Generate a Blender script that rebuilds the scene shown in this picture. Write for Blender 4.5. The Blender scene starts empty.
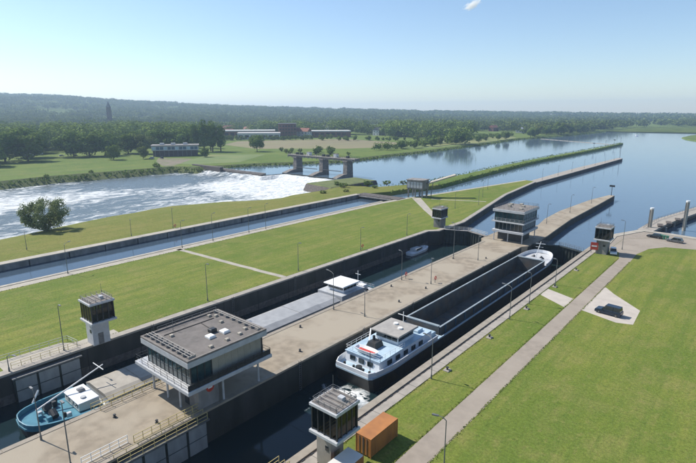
import bpy, math, random
import numpy as np
from mathutils import Vector, noise, geometry

R = math.radians
SC = bpy.context.scene
COL = SC.collection

# ------------------------------------------------------------------ camera, sky, sun, exposure
# world: +Y runs along the lock axis (upstream), +X to the right of it, z = 0 is the top of the quay
cam_d = bpy.data.cameras.new('camera'); cam = bpy.data.objects.new('camera', cam_d); COL.objects.link(cam)
cam.location = (0, 0, 40); cam.rotation_euler = (R(90 - 13.44), 0, R(40.04))
cam_d.sensor_width = 36; cam_d.lens = 25.86; cam_d.clip_start = .5; cam_d.clip_end = 60000
SC.camera = cam
SUN_EL, SUN_AZ = 46, 14                       # shadows fall towards +X, turned 14 degrees to +Y
w = bpy.data.worlds.new('World'); SC.world = w; w.use_nodes = True
nt = w.node_tree; bg = nt.nodes['Background']
sky = nt.nodes.new('ShaderNodeTexSky'); sky.sky_type = 'NISHITA'; sky.sun_disc = False
sky.sun_elevation = R(SUN_EL); sky.sun_rotation = R(270 - SUN_AZ)
sky.altitude = 0; sky.air_density = 1.0; sky.dust_density = 0.25; sky.ozone_density = 3.0
nt.links.new(sky.outputs[0], bg.inputs[0]); bg.inputs[1].default_value = 0.115
sl = bpy.data.lights.new('sun', 'SUN'); sl.energy = 5.0; sl.angle = R(.53); sl.color = (1, .945, .86)
so = bpy.data.objects.new('sun', sl); COL.objects.link(so)
so.rotation_euler = Vector((math.cos(R(SUN_AZ)) * math.cos(R(SUN_EL)), math.sin(R(SUN_AZ)) * math.cos(R(SUN_EL)), -math.sin(R(SUN_EL)))).to_track_quat('-Z', 'Y').to_euler()
so.location = (-200, -30, 200)
SC.view_settings.view_transform = 'Standard'; SC.view_settings.look = 'None'
SC.view_settings.exposure = 0.40; SC.view_settings.gamma = 1
SC.cycles.max_bounces = 6; SC.cycles.volume_bounces = 3; SC.cycles.transparent_max_bounces = 8

# ------------------------------------------------------------------ materials
MATS = {}
def mat(name, col, col2=None, scale=.5, rough=.75, metal=0., bump=0., bscale=None, detail=4., contrast=(.35, .65), spec=.5,
        stretch=(1, 1, 1), col3=None, scale3=.05, c3=(.45, .7), bdist=.05):
    m = bpy.data.materials.new(name); m.use_nodes = True; MATS[name] = m
    t = m.node_tree; p = t.nodes['Principled BSDF']; L = t.links
    p.inputs['Roughness'].default_value = rough; p.inputs['Metallic'].default_value = metal
    p.inputs['Specular IOR Level'].default_value = spec
    p.inputs['Base Color'].default_value = (*col, 1)
    if col2 is None and not bump: return m
    geo = t.nodes.new('ShaderNodeNewGeometry'); mp = t.nodes.new('ShaderNodeMapping')
    mp.inputs['Scale'].default_value = stretch; L.new(geo.outputs['Position'], mp.inputs['Vector'])
    def nz(s, d=detail):
        n = t.nodes.new('ShaderNodeTexNoise'); n.inputs['Scale'].default_value = s; n.inputs['Detail'].default_value = d
        L.new(mp.outputs[0], n.inputs['Vector']); return n.outputs['Fac']
    def ramp(src, a, b):
        r = t.nodes.new('ShaderNodeMapRange'); r.inputs['From Min'].default_value = a; r.inputs['From Max'].default_value = b
        L.new(src, r.inputs['Value']); return r.outputs['Result']
    def mix(f, a, b):
        x = t.nodes.new('ShaderNodeMix'); x.data_type = 'RGBA'
        L.new(f, x.inputs[0])
        for k, q in ((6, a), (7, b)):
            if isinstance(q, tuple): x.inputs[k].default_value = (*q, 1)
            else: L.new(q, x.inputs[k])
        return x.outputs[2]
    c = None
    if col2 is not None:
        c = mix(ramp(nz(scale), *contrast), col, col2)
        if col3 is not None: c = mix(ramp(nz(scale3, 3), *c3), c, col3)
        L.new(c, p.inputs['Base Color'])
    if bump:
        b = t.nodes.new('ShaderNodeBump'); b.inputs['Strength'].default_value = bump; b.inputs['Distance'].default_value = bdist
        L.new(nz(bscale or scale * 4), b.inputs['Height']); L.new(b.outputs[0], p.inputs['Normal'])
    return m

mat('paving', (.300, .252, .188), (.220, .183, .135), .55, .92, bump=.4, bscale=6, col3=(.315, .272, .208), scale3=.11, detail=12, contrast=(.38, .60), c3=(.45, .58))
mat('concrete', (.34, .305, .26), (.265, .24, .205), .6, .85, bump=.3, bscale=5, col3=(.25, .23, .2), scale3=.25, c3=(.55, .75))
mat('concrete_pale', (.38, .345, .285), (.30, .275, .23), .5, .85, bump=.25, bscale=5, col3=(.28, .255, .21), scale3=.3, c3=(.55, .75))
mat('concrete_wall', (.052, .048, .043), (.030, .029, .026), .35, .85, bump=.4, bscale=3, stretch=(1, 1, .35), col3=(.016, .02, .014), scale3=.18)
mat('gravel', (.20, .165, .12), (.14, .12, .08), .3, .95, bump=.4, bscale=3, col3=(.11, .13, .04), scale3=.09, c3=(.45, .6))
mat('coping_tan', (.30, .262, .21), (.235, .205, .165), .8, .9, bump=.3, bscale=5, detail=10)
mat('concrete_grey', (.28, .265, .25), (.20, .19, .18), .8, .85, bump=.3, bscale=5, col3=(.13, .12, .11), scale3=.35, stretch=(1, 1, .4))
mat('road_asphalt', (.285, .243, .197), (.235, .20, .162), .8, .92, bump=.3, bscale=12, col3=(.31, .268, .22), scale3=.1, detail=10)
mat('pad_concrete', (.45, .405, .35), (.39, .35, .305), .5, .9, bump=.2, bscale=10)
mat('stone_dark', (.13, .11, .095), (.07, .06, .055), 1.5, .9, bump=.9, bscale=1.2, bdist=.4)
mat('pier_stone', (.22, .20, .18), (.13, .118, .105), .7, .9, bump=.6, bscale=1.5, bdist=.2)
mat('white_paint', (.78, .78, .76), (.70, .70, .68), 2, .4)
mat('cream_paint', (.68, .66, .60), (.58, .56, .51), 1.2, .55)
mat('light_grey_paint', (.47, .48, .49), (.39, .40, .41), 1.2, .5)
mat('panel_grey', (.30, .305, .30), (.23, .235, .23), 1, .55, stretch=(1, 1, .4))
mat('steel_dark', (.05, .055, .06), (.035, .037, .04), 2, .5, .4)
mat('steel_galv', (.20, .205, .21), (.15, .155, .16), 3, .5, .5)
mat('pole_grey', (.17, .18, .175), (.13, .135, .13), 3, .6, .2)
mat('gate_steel', (.04, .05, .045), (.02, .026, .023), .8, .6, .2)
mat('yellow_paint', (.50, .41, .17), (.38, .31, .14), 3, .55)
mat('red_paint', (.50, .05, .03), (.40, .04, .03), 3, .45)
mat('orange_paint', (.40, .165, .045), (.29, .12, .038), .6, .55, stretch=(1, 1, .5))
mat('glass_dark', (.015, .022, .024), None, rough=.06, spec=.7)
mat('glass_teal', (.035, .075, .078), (.02, .045, .05), .8, .07, spec=.7)
mat('roof_gravel', (.155, .14, .13), (.12, .11, .10), 1.6, .95, bump=.3, bscale=14, col3=(.19, .17, .155), scale3=.3, detail=8)
mat('roof_felt', (.21, .19, .17), (.15, .135, .125), 1.8, .9, bump=.2, bscale=10)
mat('wall_render', (.34, .31, .25), (.30, .275, .22), 1.2, .8)
mat('hull_blue', (.06, .13, .20), (.04, .09, .15), .6, .4)
mat('hull_dark', (.02, .022, .025), (.04, .035, .03), .8, .5)
mat('ship_blue', (.43, .545, .63), (.35, .46, .55), .7, .4)
mat('ship_white', (.74, .75, .76), (.64, .66, .68), .9, .35)
mat('turquoise', (.07, .225, .30), (.05, .17, .235), .9, .4)
mat('hold_grey', (.085, .095, .10), (.05, .055, .058), .5, .7, col3=(.10, .075, .055), scale3=.35)
mat('coaming', (.30, .345, .365), (.22, .26, .28), .8, .5)
mat('hatch_grey', (.33, .335, .34), (.27, .275, .28), .7, .55)
mat('hatch_beige', (.34, .31, .26), (.27, .245, .205), .7, .6)
mat('wheelhouse_roof', (.34, .32, .29), (.27, .255, .235), 1, .7)
mat('black_rubber', (.015, .015, .015), None, rough=.8)
mat('car_white', (.70, .71, .72), None, rough=.22); mat('car_navy', (.012, .024, .045), None, rough=.25)
mat('car_black', (.018, .018, .02), None, rough=.25); mat('car_grey', (.10, .105, .11), None, rough=.25)
mat('bin_green', (.03, .16, .10), None, rough=.5)
mat('tail_red', (.35, .01, .01), None, rough=.3); mat('lamp_glass', (.75, .75, .7), None, rough=.3)
mat('bark', (.11, .085, .06), (.07, .055, .04), 3, .95, bump=.6, bscale=6)
mat('brick', (.20, .095, .065), (.15, .07, .05), .6, .9); mat('roof_tile', (.24, .09, .055), (.17, .07, .045), .5, .85)
mat('roof_slate', (.13, .13, .14), (.10, .10, .105), .5, .8)
mat('roof_white', (.62, .60, .56), (.52, .50, .47), .3, .7)
mat('house_white', (.66, .64, .60), (.58, .56, .53), .5, .8)
mat('field_beige', (.20, .165, .088), (.165, .145, .07), .03, .95, stretch=(1, .15, 1), col3=(.18, .17, .07), scale3=.012)
mat('field_hay', (.20, .20, .07), (.17, .185, .055), .04, .95, col3=(.14, .17, .045), scale3=.02)
mat('field_green', (.13, .17, .045), (.10, .145, .035), .05, .95, col3=(.17, .18, .06), scale3=.02)
mat('soil_bank', (.125, .145, .042), (.075, .10, .028), .25, .95, bump=.6, bscale=1, bdist=.3)

m = bpy.data.materials.new('glass_clear'); m.use_nodes = True; MATS['glass_clear'] = m; t = m.node_tree; t.nodes.remove(t.nodes['Principled BSDF'])
tr = t.nodes.new('ShaderNodeBsdfTransparent'); tr.inputs[0].default_value = (.50, .56, .56, 1); gl = t.nodes.new('ShaderNodeBsdfGlossy'); gl.inputs['Roughness'].default_value = .03
lw = t.nodes.new('ShaderNodeLayerWeight'); lw.inputs[0].default_value = .35; ms = t.nodes.new('ShaderNodeMixShader')
for a_, b_ in ((lw.outputs['Fresnel'], ms.inputs[0]), (tr.outputs[0], ms.inputs[1]), (gl.outputs[0], ms.inputs[2]), (ms.outputs[0], t.nodes['Material Output'].inputs[0])): t.links.new(a_, b_)

def grass_mat(name, a, b, c, s=1.0):
    m = bpy.data.materials.new(name); m.use_nodes = True; MATS[name] = m
    t = m.node_tree; p = t.nodes['Principled BSDF']; L = t.links
    p.inputs['Roughness'].default_value = .95; p.inputs['Specular IOR Level'].default_value = .15
    geo = t.nodes.new('ShaderNodeNewGeometry')
    def nz(sc, d, st=(1, 1, 1)):
        mp = t.nodes.new('ShaderNodeMapping'); mp.inputs['Scale'].default_value = st
        L.new(geo.outputs['Position'], mp.inputs['Vector'])
        n = t.nodes.new('ShaderNodeTexNoise'); n.inputs['Scale'].default_value = sc; n.inputs['Detail'].default_value = d
        n.inputs['Roughness'].default_value = .65
        L.new(mp.outputs[0], n.inputs['Vector']); return n.outputs['Fac']
    def rmp(src, lo, hi, o0=0., o1=1.):
        r = t.nodes.new('ShaderNodeMapRange'); r.inputs['From Min'].default_value = lo; r.inputs['From Max'].default_value = hi
        r.inputs['To Min'].default_value = o0; r.inputs['To Max'].default_value = o1
        L.new(src, r.inputs['Value']); return r.outputs['Result']
    def mix(f, x, y, typ='MIX'):
        q = t.nodes.new('ShaderNodeMix'); q.data_type = 'RGBA'; q.blend_type = typ; L.new(f, q.inputs[0])
        for k, z in ((6, x), (7, y)):
            if isinstance(z, tuple): q.inputs[k].default_value = (*z, 1)
            else: L.new(z, q.inputs[k])
        return q.outputs[2]
    c0 = mix(rmp(nz(.06 * s, 6, (1, .4, 1)), .42, .58), a, b)
    c1 = mix(rmp(nz(.16 * s, 10), .46, .78, 0, .8), c0, c)
    c2 = mix(rmp(nz(.55 * s, 6, (1, .06, 1)), .42, .62, 0, .75), c1, (a[0] * .92, a[1] * .95, a[2]))          # mowing streaks along the lock
    c2 = mix(rmp(nz(.75 * s, 8), .54, .70, 0, .55), c2, (a[0] * .62, a[1] * .72, a[2] * .8))
    c2 = mix(rmp(nz(.62 * s, 9, (1.3, .8, 1)), .55, .70, 0, .5), c2, c)
    v = rmp(nz(2.6 * s, 12), .28, .72, .66, 1.36)
    mul = t.nodes.new('ShaderNodeMix'); mul.data_type = 'RGBA'; mul.blend_type = 'MULTIPLY'; mul.inputs[0].default_value = 1
    L.new(c2, mul.inputs[6]); L.new(v, mul.inputs[7]); L.new(mul.outputs[2], p.inputs['Base Color'])
    bm = t.nodes.new('ShaderNodeBump'); bm.inputs['Strength'].default_value = .7; bm.inputs['Distance'].default_value = .12
    L.new(nz(5 * s, 8), bm.inputs['Height']); L.new(bm.outputs[0], p.inputs['Normal'])
    return m
grass_mat('lawn', (.108, .150, .025), (.168, .186, .038), (.225, .196, .072))
grass_mat('lawn_dry', (.132, .152, .030), (.172, .168, .042), (.215, .182, .066))
grass_mat('meadow', (.11, .155, .03), (.075, .122, .022), (.185, .18, .05), .5)

def water_mat(name, col, rough, scale, strength, foam=False, dist=.15, stretch=(1, 1, 1)):
    m = bpy.data.materials.new(name); m.use_nodes = True; MATS[name] = m
    t = m.node_tree; p = t.nodes['Principled BSDF']; L = t.links
    p.inputs['Base Color'].default_value = (*col, 1); p.inputs['Roughness'].default_value = rough; p.inputs['IOR'].default_value = 1.33
    geo = t.nodes.new('ShaderNodeNewGeometry'); mp = t.nodes.new('ShaderNodeMapping'); mp.inputs['Scale'].default_value = stretch
    L.new(geo.outputs['Position'], mp.inputs['Vector'])
    def nz(sc, d, ro=.55, dis=0.):
        n = t.nodes.new('ShaderNodeTexNoise'); n.inputs['Scale'].default_value = sc; n.inputs['Detail'].default_value = d
        n.inputs['Roughness'].default_value = ro; n.inputs['Distortion'].default_value = dis
        L.new(mp.outputs[0], n.inputs['Vector']); return n.outputs['Fac']
    b = t.nodes.new('ShaderNodeBump'); b.inputs['Strength'].default_value = strength; b.inputs['Distance'].default_value = dist
    L.new(nz(scale, 5), b.inputs['Height']); L.new(b.outputs[0], p.inputs['Normal'])
    if foam:
        att = t.nodes.new('ShaderNodeAttribute'); att.attribute_name = 'churn'
        n1 = nz(.20, 11, .70, 1.4)
        add = t.nodes.new('ShaderNodeMath'); add.operation = 'ADD'; L.new(n1, add.inputs[0]); L.new(att.outputs['Fac'], add.inputs[1])
        r = t.nodes.new('ShaderNodeMapRange'); r.inputs['From Min'].default_value = .50; r.inputs['From Max'].default_value = .68
        L.new(add.outputs[0], r.inputs['Value'])
        mx = t.nodes.new('ShaderNodeMix'); mx.data_type = 'RGBA'; L.new(r.outputs[0], mx.inputs[0])
        mx.inputs[6].default_value = (*col, 1)
        fm = t.nodes.new('ShaderNodeMix'); fm.data_type = 'RGBA'; fr = t.nodes.new('ShaderNodeMapRange'); fr.inputs['From Min'].default_value = .40; fr.inputs['From Max'].default_value = .56
        L.new(nz(.55, 8, .7, .8), fr.inputs['Value']); L.new(fr.outputs[0], fm.inputs[0]); fm.inputs[6].default_value = (.36, .40, .42, 1); fm.inputs[7].default_value = (.70, .71, .70, 1)
        L.new(fm.outputs[2], mx.inputs[7]); L.new(mx.outputs[2], p.inputs['Base Color'])
        rr = t.nodes.new('ShaderNodeMapRange'); rr.inputs['To Min'].default_value = rough; rr.inputs['To Max'].default_value = .8
        L.new(r.outputs[0], rr.inputs['Value']); L.new(rr.outputs[0], p.inputs['Roughness'])
    return m
water_mat('river_water', (.085, .130, .180), .07, .5, .16)
water_mat('chamber_water', (.010, .022, .026), .06, .7, .12)
water_mat('canal_water', (.045, .07, .10), .08, .5, .12)
water_mat('rapid_water', (.10, .125, .135), .25, .8, .8, True, .4, (1, .45, 1))
water_mat('wash_water', (.010, .022, .026), .06, .7, .12, True, .15)

def leaf_mat(name, a, b, scale=.25, trans=.25):
    m = bpy.data.materials.new(name); m.use_nodes = True; MATS[name] = m
    t = m.node_tree; L = t.links; t.nodes.remove(t.nodes['Principled BSDF']); out = t.nodes['Material Output']
    geo = t.nodes.new('ShaderNodeNewGeometry'); n = t.nodes.new('ShaderNodeTexNoise'); n.inputs['Scale'].default_value = scale
    n.inputs['Detail'].default_value = 6; n.inputs['Roughness'].default_value = .7; L.new(geo.outputs['Position'], n.inputs['Vector'])
    r = t.nodes.new('ShaderNodeMapRange'); r.inputs['From Min'].default_value = .33; r.inputs['From Max'].default_value = .67; L.new(n.outputs['Fac'], r.inputs['Value'])
    mx = t.nodes.new('ShaderNodeMix'); mx.data_type = 'RGBA'; L.new(r.outputs[0], mx.inputs[0])
    mx.inputs[6].default_value = (*a, 1); mx.inputs[7].default_value = (*b, 1)
    d = t.nodes.new('ShaderNodeBsdfDiffuse'); tr = t.nodes.new('ShaderNodeBsdfTranslucent'); ms = t.nodes.new('ShaderNodeMixShader'); ms.inputs[0].default_value = trans
    L.new(mx.outputs[2], d.inputs[0]); L.new(mx.outputs[2], tr.inputs[0]); L.new(d.outputs[0], ms.inputs[1]); L.new(tr.outputs[0], ms.inputs[2]); L.new(ms.outputs[0], out.inputs[0])
    return m
leaf_mat('leaf_dark', (.062, .115, .028), (.165, .23, .06), .10, .14)
leaf_mat('leaf_mid', (.070, .118, .025), (.16, .21, .05), .10, .14)
leaf_mat('leaf_pale', (.10, .135, .038), (.17, .20, .065), .10, .14)
leaf_mat('leaf_willow', (.15, .19, .085), (.25, .29, .14), .25, .35)
leaf_mat('leaf_far', (.045, .080, .022), (.175, .215, .065), .03, .22)
leaf_mat('leaf_wood', (.050, .098, .024), (.235, .30, .078), .05, .14)

# ------------------------------------------------------------------ mesh helpers
class MB:
    def __init__(s): s.v = []; s.f = []
    def add(s, vs, fs):
        o = len(s.v); s.v += [tuple(p) for p in vs]; s.f += [tuple(i + o for i in f) for f in fs]; return s
    def box(s, x0, x1, y0, y1, z0, z1):
        return s.add([(x0, y0, z0), (x1, y0, z0), (x1, y1, z0), (x0, y1, z0), (x0, y0, z1), (x1, y0, z1), (x1, y1, z1), (x0, y1, z1)],
                     [(3, 2, 1, 0), (4, 5, 6, 7), (0, 1, 5, 4), (1, 2, 6, 5), (2, 3, 7, 6), (3, 0, 4, 7)])
    def cbox(s, x, y, z, dx, dy, dz): return s.box(x - dx / 2, x + dx / 2, y - dy / 2, y + dy / 2, z, z + dz)
    def bbox(s, x0, x1, y0, y1, z0, z1, b=.1):          # box with chamfered top edges
        i = lambda z, d: [(x0 + d, y0 + d, z), (x1 - d, y0 + d, z), (x1 - d, y1 - d, z), (x0 + d, y1 - d, z)]
        return s.loft([i(z0, 0), i(z1 - b, 0), i(z1, b)])
    def prism(s, poly, z0, z1):
        a = sum(poly[i][0] * poly[(i + 1) % len(poly)][1] - poly[(i + 1) % len(poly)][0] * poly[i][1] for i in range(len(poly)))
        if a < 0: poly = poly[::-1]
        n = len(poly); tri = geometry.tessellate_polygon([[Vector((p[0], p[1], 0)) for p in poly]])
        vs = [(p[0], p[1], z0) for p in poly] + [(p[0], p[1], z1) for p in poly]
        fs = [(i, (i + 1) % n, n + (i + 1) % n, n + i) for i in range(n)]
        for t in tri:
            A, B, C = (poly[k] for k in t)
            if (B[0] - A[0]) * (C[1] - A[1]) - (B[1] - A[1]) * (C[0] - A[0]) < 0: t = t[::-1]
            fs.append(tuple(n + k for k in t)); fs.append(tuple(k for k in t[::-1]))
        return s.add(vs, fs)
    def loft(s, rings, caps=True, closed=True):
        n = len(rings[0]); vs = [p for r in rings for p in r]; fs = []
        for k in range(len(rings) - 1):
            for i in range(n if closed else n - 1):
                j = (i + 1) % n; fs.append((k * n + i, k * n + j, (k + 1) * n + j, (k + 1) * n + i))
        if caps: fs.append(tuple(range(n))[::-1]); fs.append(tuple((len(rings) - 1) * n + i for i in range(n)))
        return s.add(vs, fs)
    def cyl(s, p0, p1, r0, r1=None, n=8):
        r1 = r0 if r1 is None else r1; p0 = Vector(p0); p1 = Vector(p1); d = (p1 - p0).normalized()
        u = d.orthogonal().normalized(); q = d.cross(u)
        ring = lambda p, r: [tuple(p + r * (math.cos(a) * u + math.sin(a) * q)) for a in (2 * math.pi * i / n for i in range(n))]
        return s.loft([ring(p0, r0), ring(p1, r1)])
    def bar(s, p0, p1, w, h):
        p0 = Vector(p0); p1 = Vector(p1); d = (p1 - p0).normalized(); u = d.cross(Vector((0, 0, 1)))
        u = u.normalized() if u.length > 1e-4 else Vector((1, 0, 0)); q = u.cross(d)
        ring = lambda p: [tuple(p + a * u * w / 2 + b * q * h / 2) for a, b in ((-1, -1), (1, -1), (1, 1), (-1, 1))]
        return s.loft([ring(p0), ring(p1)])
    def rail(s, pts, h=1.05, sp=2.0, r=.03, mid=1, up=(0, 0, 1)):
        for a, b in zip(pts[:-1], pts[1:]):
            a = Vector(a); b = Vector(b); L = (b - a).length; n = max(1, round(L / sp))
            for i in range(n + 1):
                p = a.lerp(b, i / n); s.cyl(p, p + Vector((0, 0, h)), r, n=4)
            for k in range(mid + 1):
                z = Vector((0, 0, h * (1 - .45 * k))); s.cyl(a + z, b + z, r * .9, n=4)
        return s
    def build(s, name, m, parent=None, smooth=False):
        me = bpy.data.meshes.new(name); me.from_pydata(s.v, [], s.f); me.validate()
        me.materials.append(MATS[m] if isinstance(m, str) else m)
        if smooth: me.polygons.foreach_set('use_smooth', [True] * len(me.polygons))
        o = bpy.data.objects.new(name, me); COL.objects.link(o); o.parent = parent; return o
def tag(o, label, cat, group=None):
    o['label'] = label; o['category'] = cat
    if group: o['group'] = group
    return o
def struct(o): o['kind'] = 'structure'; return o
def stuff(o, label, cat): o['kind'] = 'stuff'; return tag(o, label, cat)
def thing(name, label, cat, loc=(0, 0, 0), rz=0., group=None):
    o = bpy.data.objects.new(name, None); COL.objects.link(o); o.location = loc; o.rotation_euler = (0, 0, R(rz)); o.empty_display_size = .5
    return tag(o, label, cat, group)
def copy_tree(o, parent=None):
    c = o.copy(); COL.objects.link(c); c.parent = parent
    for ch in o.children: copy_tree(ch, c)
    return c
ORD = ['nearest', 'second nearest', 'third nearest', 'fourth nearest', 'fifth nearest', 'sixth nearest', 'seventh nearest', 'eighth nearest', 'ninth nearest', 'tenth nearest', 'eleventh nearest', 'twelfth nearest']

# ------------------------------------------------------------------ the setting: land, water
WL, WU, WC = -5.0, -2.5, -1.5                # tail water, upstream water, narrow canal
def sheet(name, poly, z, m):
    n = len(poly); tri = geometry.tessellate_polygon([[Vector((p[0], p[1], 0)) for p in poly]]); fs = []
    for t in tri:
        A, B, C = (poly[k] for k in t)
        if (B[0] - A[0]) * (C[1] - A[1]) - (B[1] - A[1]) * (C[0] - A[0]) < 0: t = t[::-1]
        fs.append(tuple(t))
    return struct(MB().add([(p[0], p[1], z) for p in poly], fs).build(name, m))

# far and left land, one sheet out to the horizon, with a sloping bank down to the river
bank = [(-352, -900), (-352, 0), (-345, 92), (-350, 123), (-345, 165), (-343, 206), (-328, 214), (-312, 262), (-276, 330), (-280, 400), (-280, 487), (-292, 640), (-306, 779),
        (-290, 918), (-282, 1148), (-288, 1580), (-180, 1795), (300, 2150), (1400, 2700), (6000, 4300)]
top = []
for i, p in enumerate(bank):
    a = Vector(bank[max(i - 1, 0)]); b = Vector(bank[min(i + 1, len(bank) - 1)]); d = (b - a).normalized(); nrm = Vector((-d.y, d.x)); top.append((p[0] + nrm.x * 9, p[1] + nrm.y * 9))
g = MB(); far = [(6000, 6000), (-6000, 6000), (-6000, -900)]
gp = top + far
tri = geometry.tessellate_polygon([[Vector((p[0], p[1], 0)) for p in gp]])
g.add([(p[0], p[1], -.6) for p in gp], [t if (gp[t[1]][0] - gp[t[0]][0]) * (gp[t[2]][1] - gp[t[0]][1]) - (gp[t[1]][1] - gp[t[0]][1]) * (gp[t[2]][0] - gp[t[0]][0]) > 0 else t[::-1] for t in tri])
struct(g.build('ground', 'meadow'))
b = MB(); n = len(bank)
b.add([(p[0], p[1], -.6) for p in top] + [(p[0], p[1], -6) for p in bank], [(i, n + i, n + i + 1, i + 1) for i in range(n - 1)])
struct(b.build('river_bank', 'soil_bank'))
# right bank, far off
rb = [(-90, 905), (-112, 960), (-123, 1012), (-121, 1110), (-112, 1180), (-60, 1300), (200, 1480), (900, 1800), (6000, 3000), (6000, 200), (160, 260), (60, 700)]
cx = 400; rt = [(x + (4 if x < 0 else 8), y - (0 if y < 1100 else 4)) for x, y in rb]
b = MB(); b.loft([[(x, y, -6) for x, y in rb], [(x, y, -1.2) for x, y in rt]], caps=False)
b.add([(x, y, -1.2) for x, y in rt], [tuple(range(len(rt)))[::-1]]); struct(b.build('right_bank', 'meadow'))

# embankment between rapids and canal, running on as the long dike
CS = [(-300, -188, -154), (48, -190, -154), (64, -195, -154), (90, -200, -154), (118, -203, -154), (140, -193, -154), (157, -181, -154), (197, -182, -154), (212, -188, -150), (225, -166, -148), (238, -160, -145), (251, -155.5, -142.5),
      (310, -157, -146.5), (391, -160.5, -151.5), (439, -161.5, -153), (610, -158, -151), (722, -157, -152.5), (756, -156.5, -155)]
b = MB(); rings = []
rnd = random.Random(4); dense = []
for (y0, l0, r0), (y1, l1, r1) in zip(CS[:-1], CS[1:]):
    k = max(1, int((y1 - y0) / 8)) if y0 >= 40 else 10
    for i in range(k): f = i / k; dense.append((y0 + (y1 - y0) * f, l0 + (l1 - l0) * f, r0 + (r1 - r0) * f))
dense.append(CS[-1])
rings2 = []
for y, l, r in dense:
    canal = y < 205; j = rnd.uniform(-1.2, 1.2) if y < 250 else rnd.uniform(-.5, .5)
    sl_, sr = (13, 0) if canal else (3.4, 3.2)
    zt = -.15 if canal else -.5
    (rings if y < 250 else rings2).append([(l + j - sl_, y, -6), (l + j, y, -.9 if canal else -.8), ((l * .7 + r * .3), y, zt + rnd.uniform(-.15, .1)), (r - .2, y, zt), (r - .2 + sr, y, -6)])
rings.append(rings2[0])
b.loft(rings, caps=False, closed=False); b.f = [f[::-1] for f in b.f]
struct(b.build('embankment', 'lawn_dry', smooth=False))
b = MB(); b.loft(rings2, caps=False, closed=False); b.f = [f[::-1] for f in b.f]
struct(b.build('dike', 'meadow'))

# central lawn
lawn = [(-133.5, -300), (-133.5, 182), (-131, 200), (-126, 222), (-120, 255), (-112, 300), (-105.6, 297), (-99.6, 240), (-85.8, 168), (-85.8, 150), (-88.2, 147), (-88.2, -300)]
struct(MB().prism(lawn, -8, 0).build('lawn', 'lawn'))
# right lawn, road, pads
lawn_r = [(-35.3, -300), (-35.3, 158), (-33.5, 161), (-33, 178), (-20, 192), (20, 194), (300, 230), (300, -300)]
struct(MB().prism(lawn_r, -8, 0).build('lawn', 'lawn'))
road = [(-28.6, -300), (-25.4, -300), (-25.3, 150), (-25.6, 160), (-24.0, 169), (-20.5, 174.5), (-13, 177), (10, 178), (60, 180), (60, 183), (8, 182), (-10, 185), (-12.5, 191), (-20, 191.7), (-32.6, 177.6), (-33, 160.5), (-30, 159), (-28.4, 152)]
sheet('road', road, .010, 'road_asphalt')
sheet('concrete_pad', [(-35.2, 109.2), (-35.2, 114.2), (-28.55, 111.2), (-28.6, 104.9)], .008, 'pad_concrete')
sheet('concrete_pad', [(-25.4, 105.6), (-25.35, 124.2), (-22.5, 120.2), (-16.0, 113.0), (-15.6, 104.2), (-18.4, 103.2)], .008, 'pad_concrete')
# path across the central lawn, canal side path
def strip(p0, p1, wd, z, name, m, n=18, jit=.25):
    p0 = Vector(p0); p1 = Vector(p1); d = (p1 - p0).normalized(); q = Vector((-d.y, d.x)); rr = random.Random(7); vs = []; fs = []
    for i in range(n + 1):
        c = p0.lerp(p1, i / n); e = rr.uniform(-jit, jit)
        for s_ in (1, -1): vs.append((c.x + q.x * s_ * wd / 2 + q.x * e * .5, c.y + q.y * s_ * wd / 2 + q.y * e * .5, z))
        if i: k = 2 * i; fs.append((k - 2, k - 1, k + 1, k))
    return struct(MB().add(vs, fs).build(name, m))
strip((-132, 78), (-87.7, 80.5), 1.5, .008, 'path', 'concrete_pale')
sheet('path', [(-133.4, -300), (-133.4, 180), (-130.9, 200), (-128.6, 200), (-130.6, 180), (-130.6, -300)], .008, 'concrete_pale')
sheet('path', [(-128.5, 200.5), (-108, 178), (-90.5, 160), (-88.5, 160), (-106, 180.5), (-126, 204)], .008, 'concrete_pale')
sheet('path', [(-130.8, 201), (-125.9, 221.7), (-119.9, 254.7), (-112.1, 299.3), (-110.4, 298.6), (-118.2, 254), (-124, 221), (-128.6, 201)], .008, 'concrete_pale')
strip((-120, 204), (-97, 214), 1.2, .008, 'path', 'concrete_pale')
sheet('pavement', [(-92.4, 20), (-92.0, 29.8), (-90.2, 31.5), (-90.4, 38.6), (-88.25, 38.6), (-88.25, 20)], .012, 'concrete_pale')
# central platform and the pier it runs into
plat = [(-66.4, -300), (-66.4, 147), (-68.4, 149), (-68.4, 163), (-64.5, 168), (-61.2, 180), (-63.2, 193), (-64, 213), (-62, 249), (-58.6, 271), (-56.2, 271), (-55.7, 241), (-55.3, 199), (-53.9, 178), (-53.0, 166), (-53.0, 149), (-54.3, 147), (-54.3, -300)]
struct(MB().prism(plat, -9, 0).build('platform', 'paving'))
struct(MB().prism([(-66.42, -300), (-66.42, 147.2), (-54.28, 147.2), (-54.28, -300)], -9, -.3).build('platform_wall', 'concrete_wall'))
struct(MB().prism([(-68.42, 148.9), (-68.42, 163.02), (-64.52, 168), (-61.23, 180), (-63.23, 193), (-64.03, 213), (-62.03, 249), (-58.62, 271.03), (-56.17, 271.03), (-55.67, 241), (-55.27, 199), (-53.87, 178), (-52.97, 166), (-52.97, 148.9)], -9, -.35).build('pier_wall', 'concrete_wall'))

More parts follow.
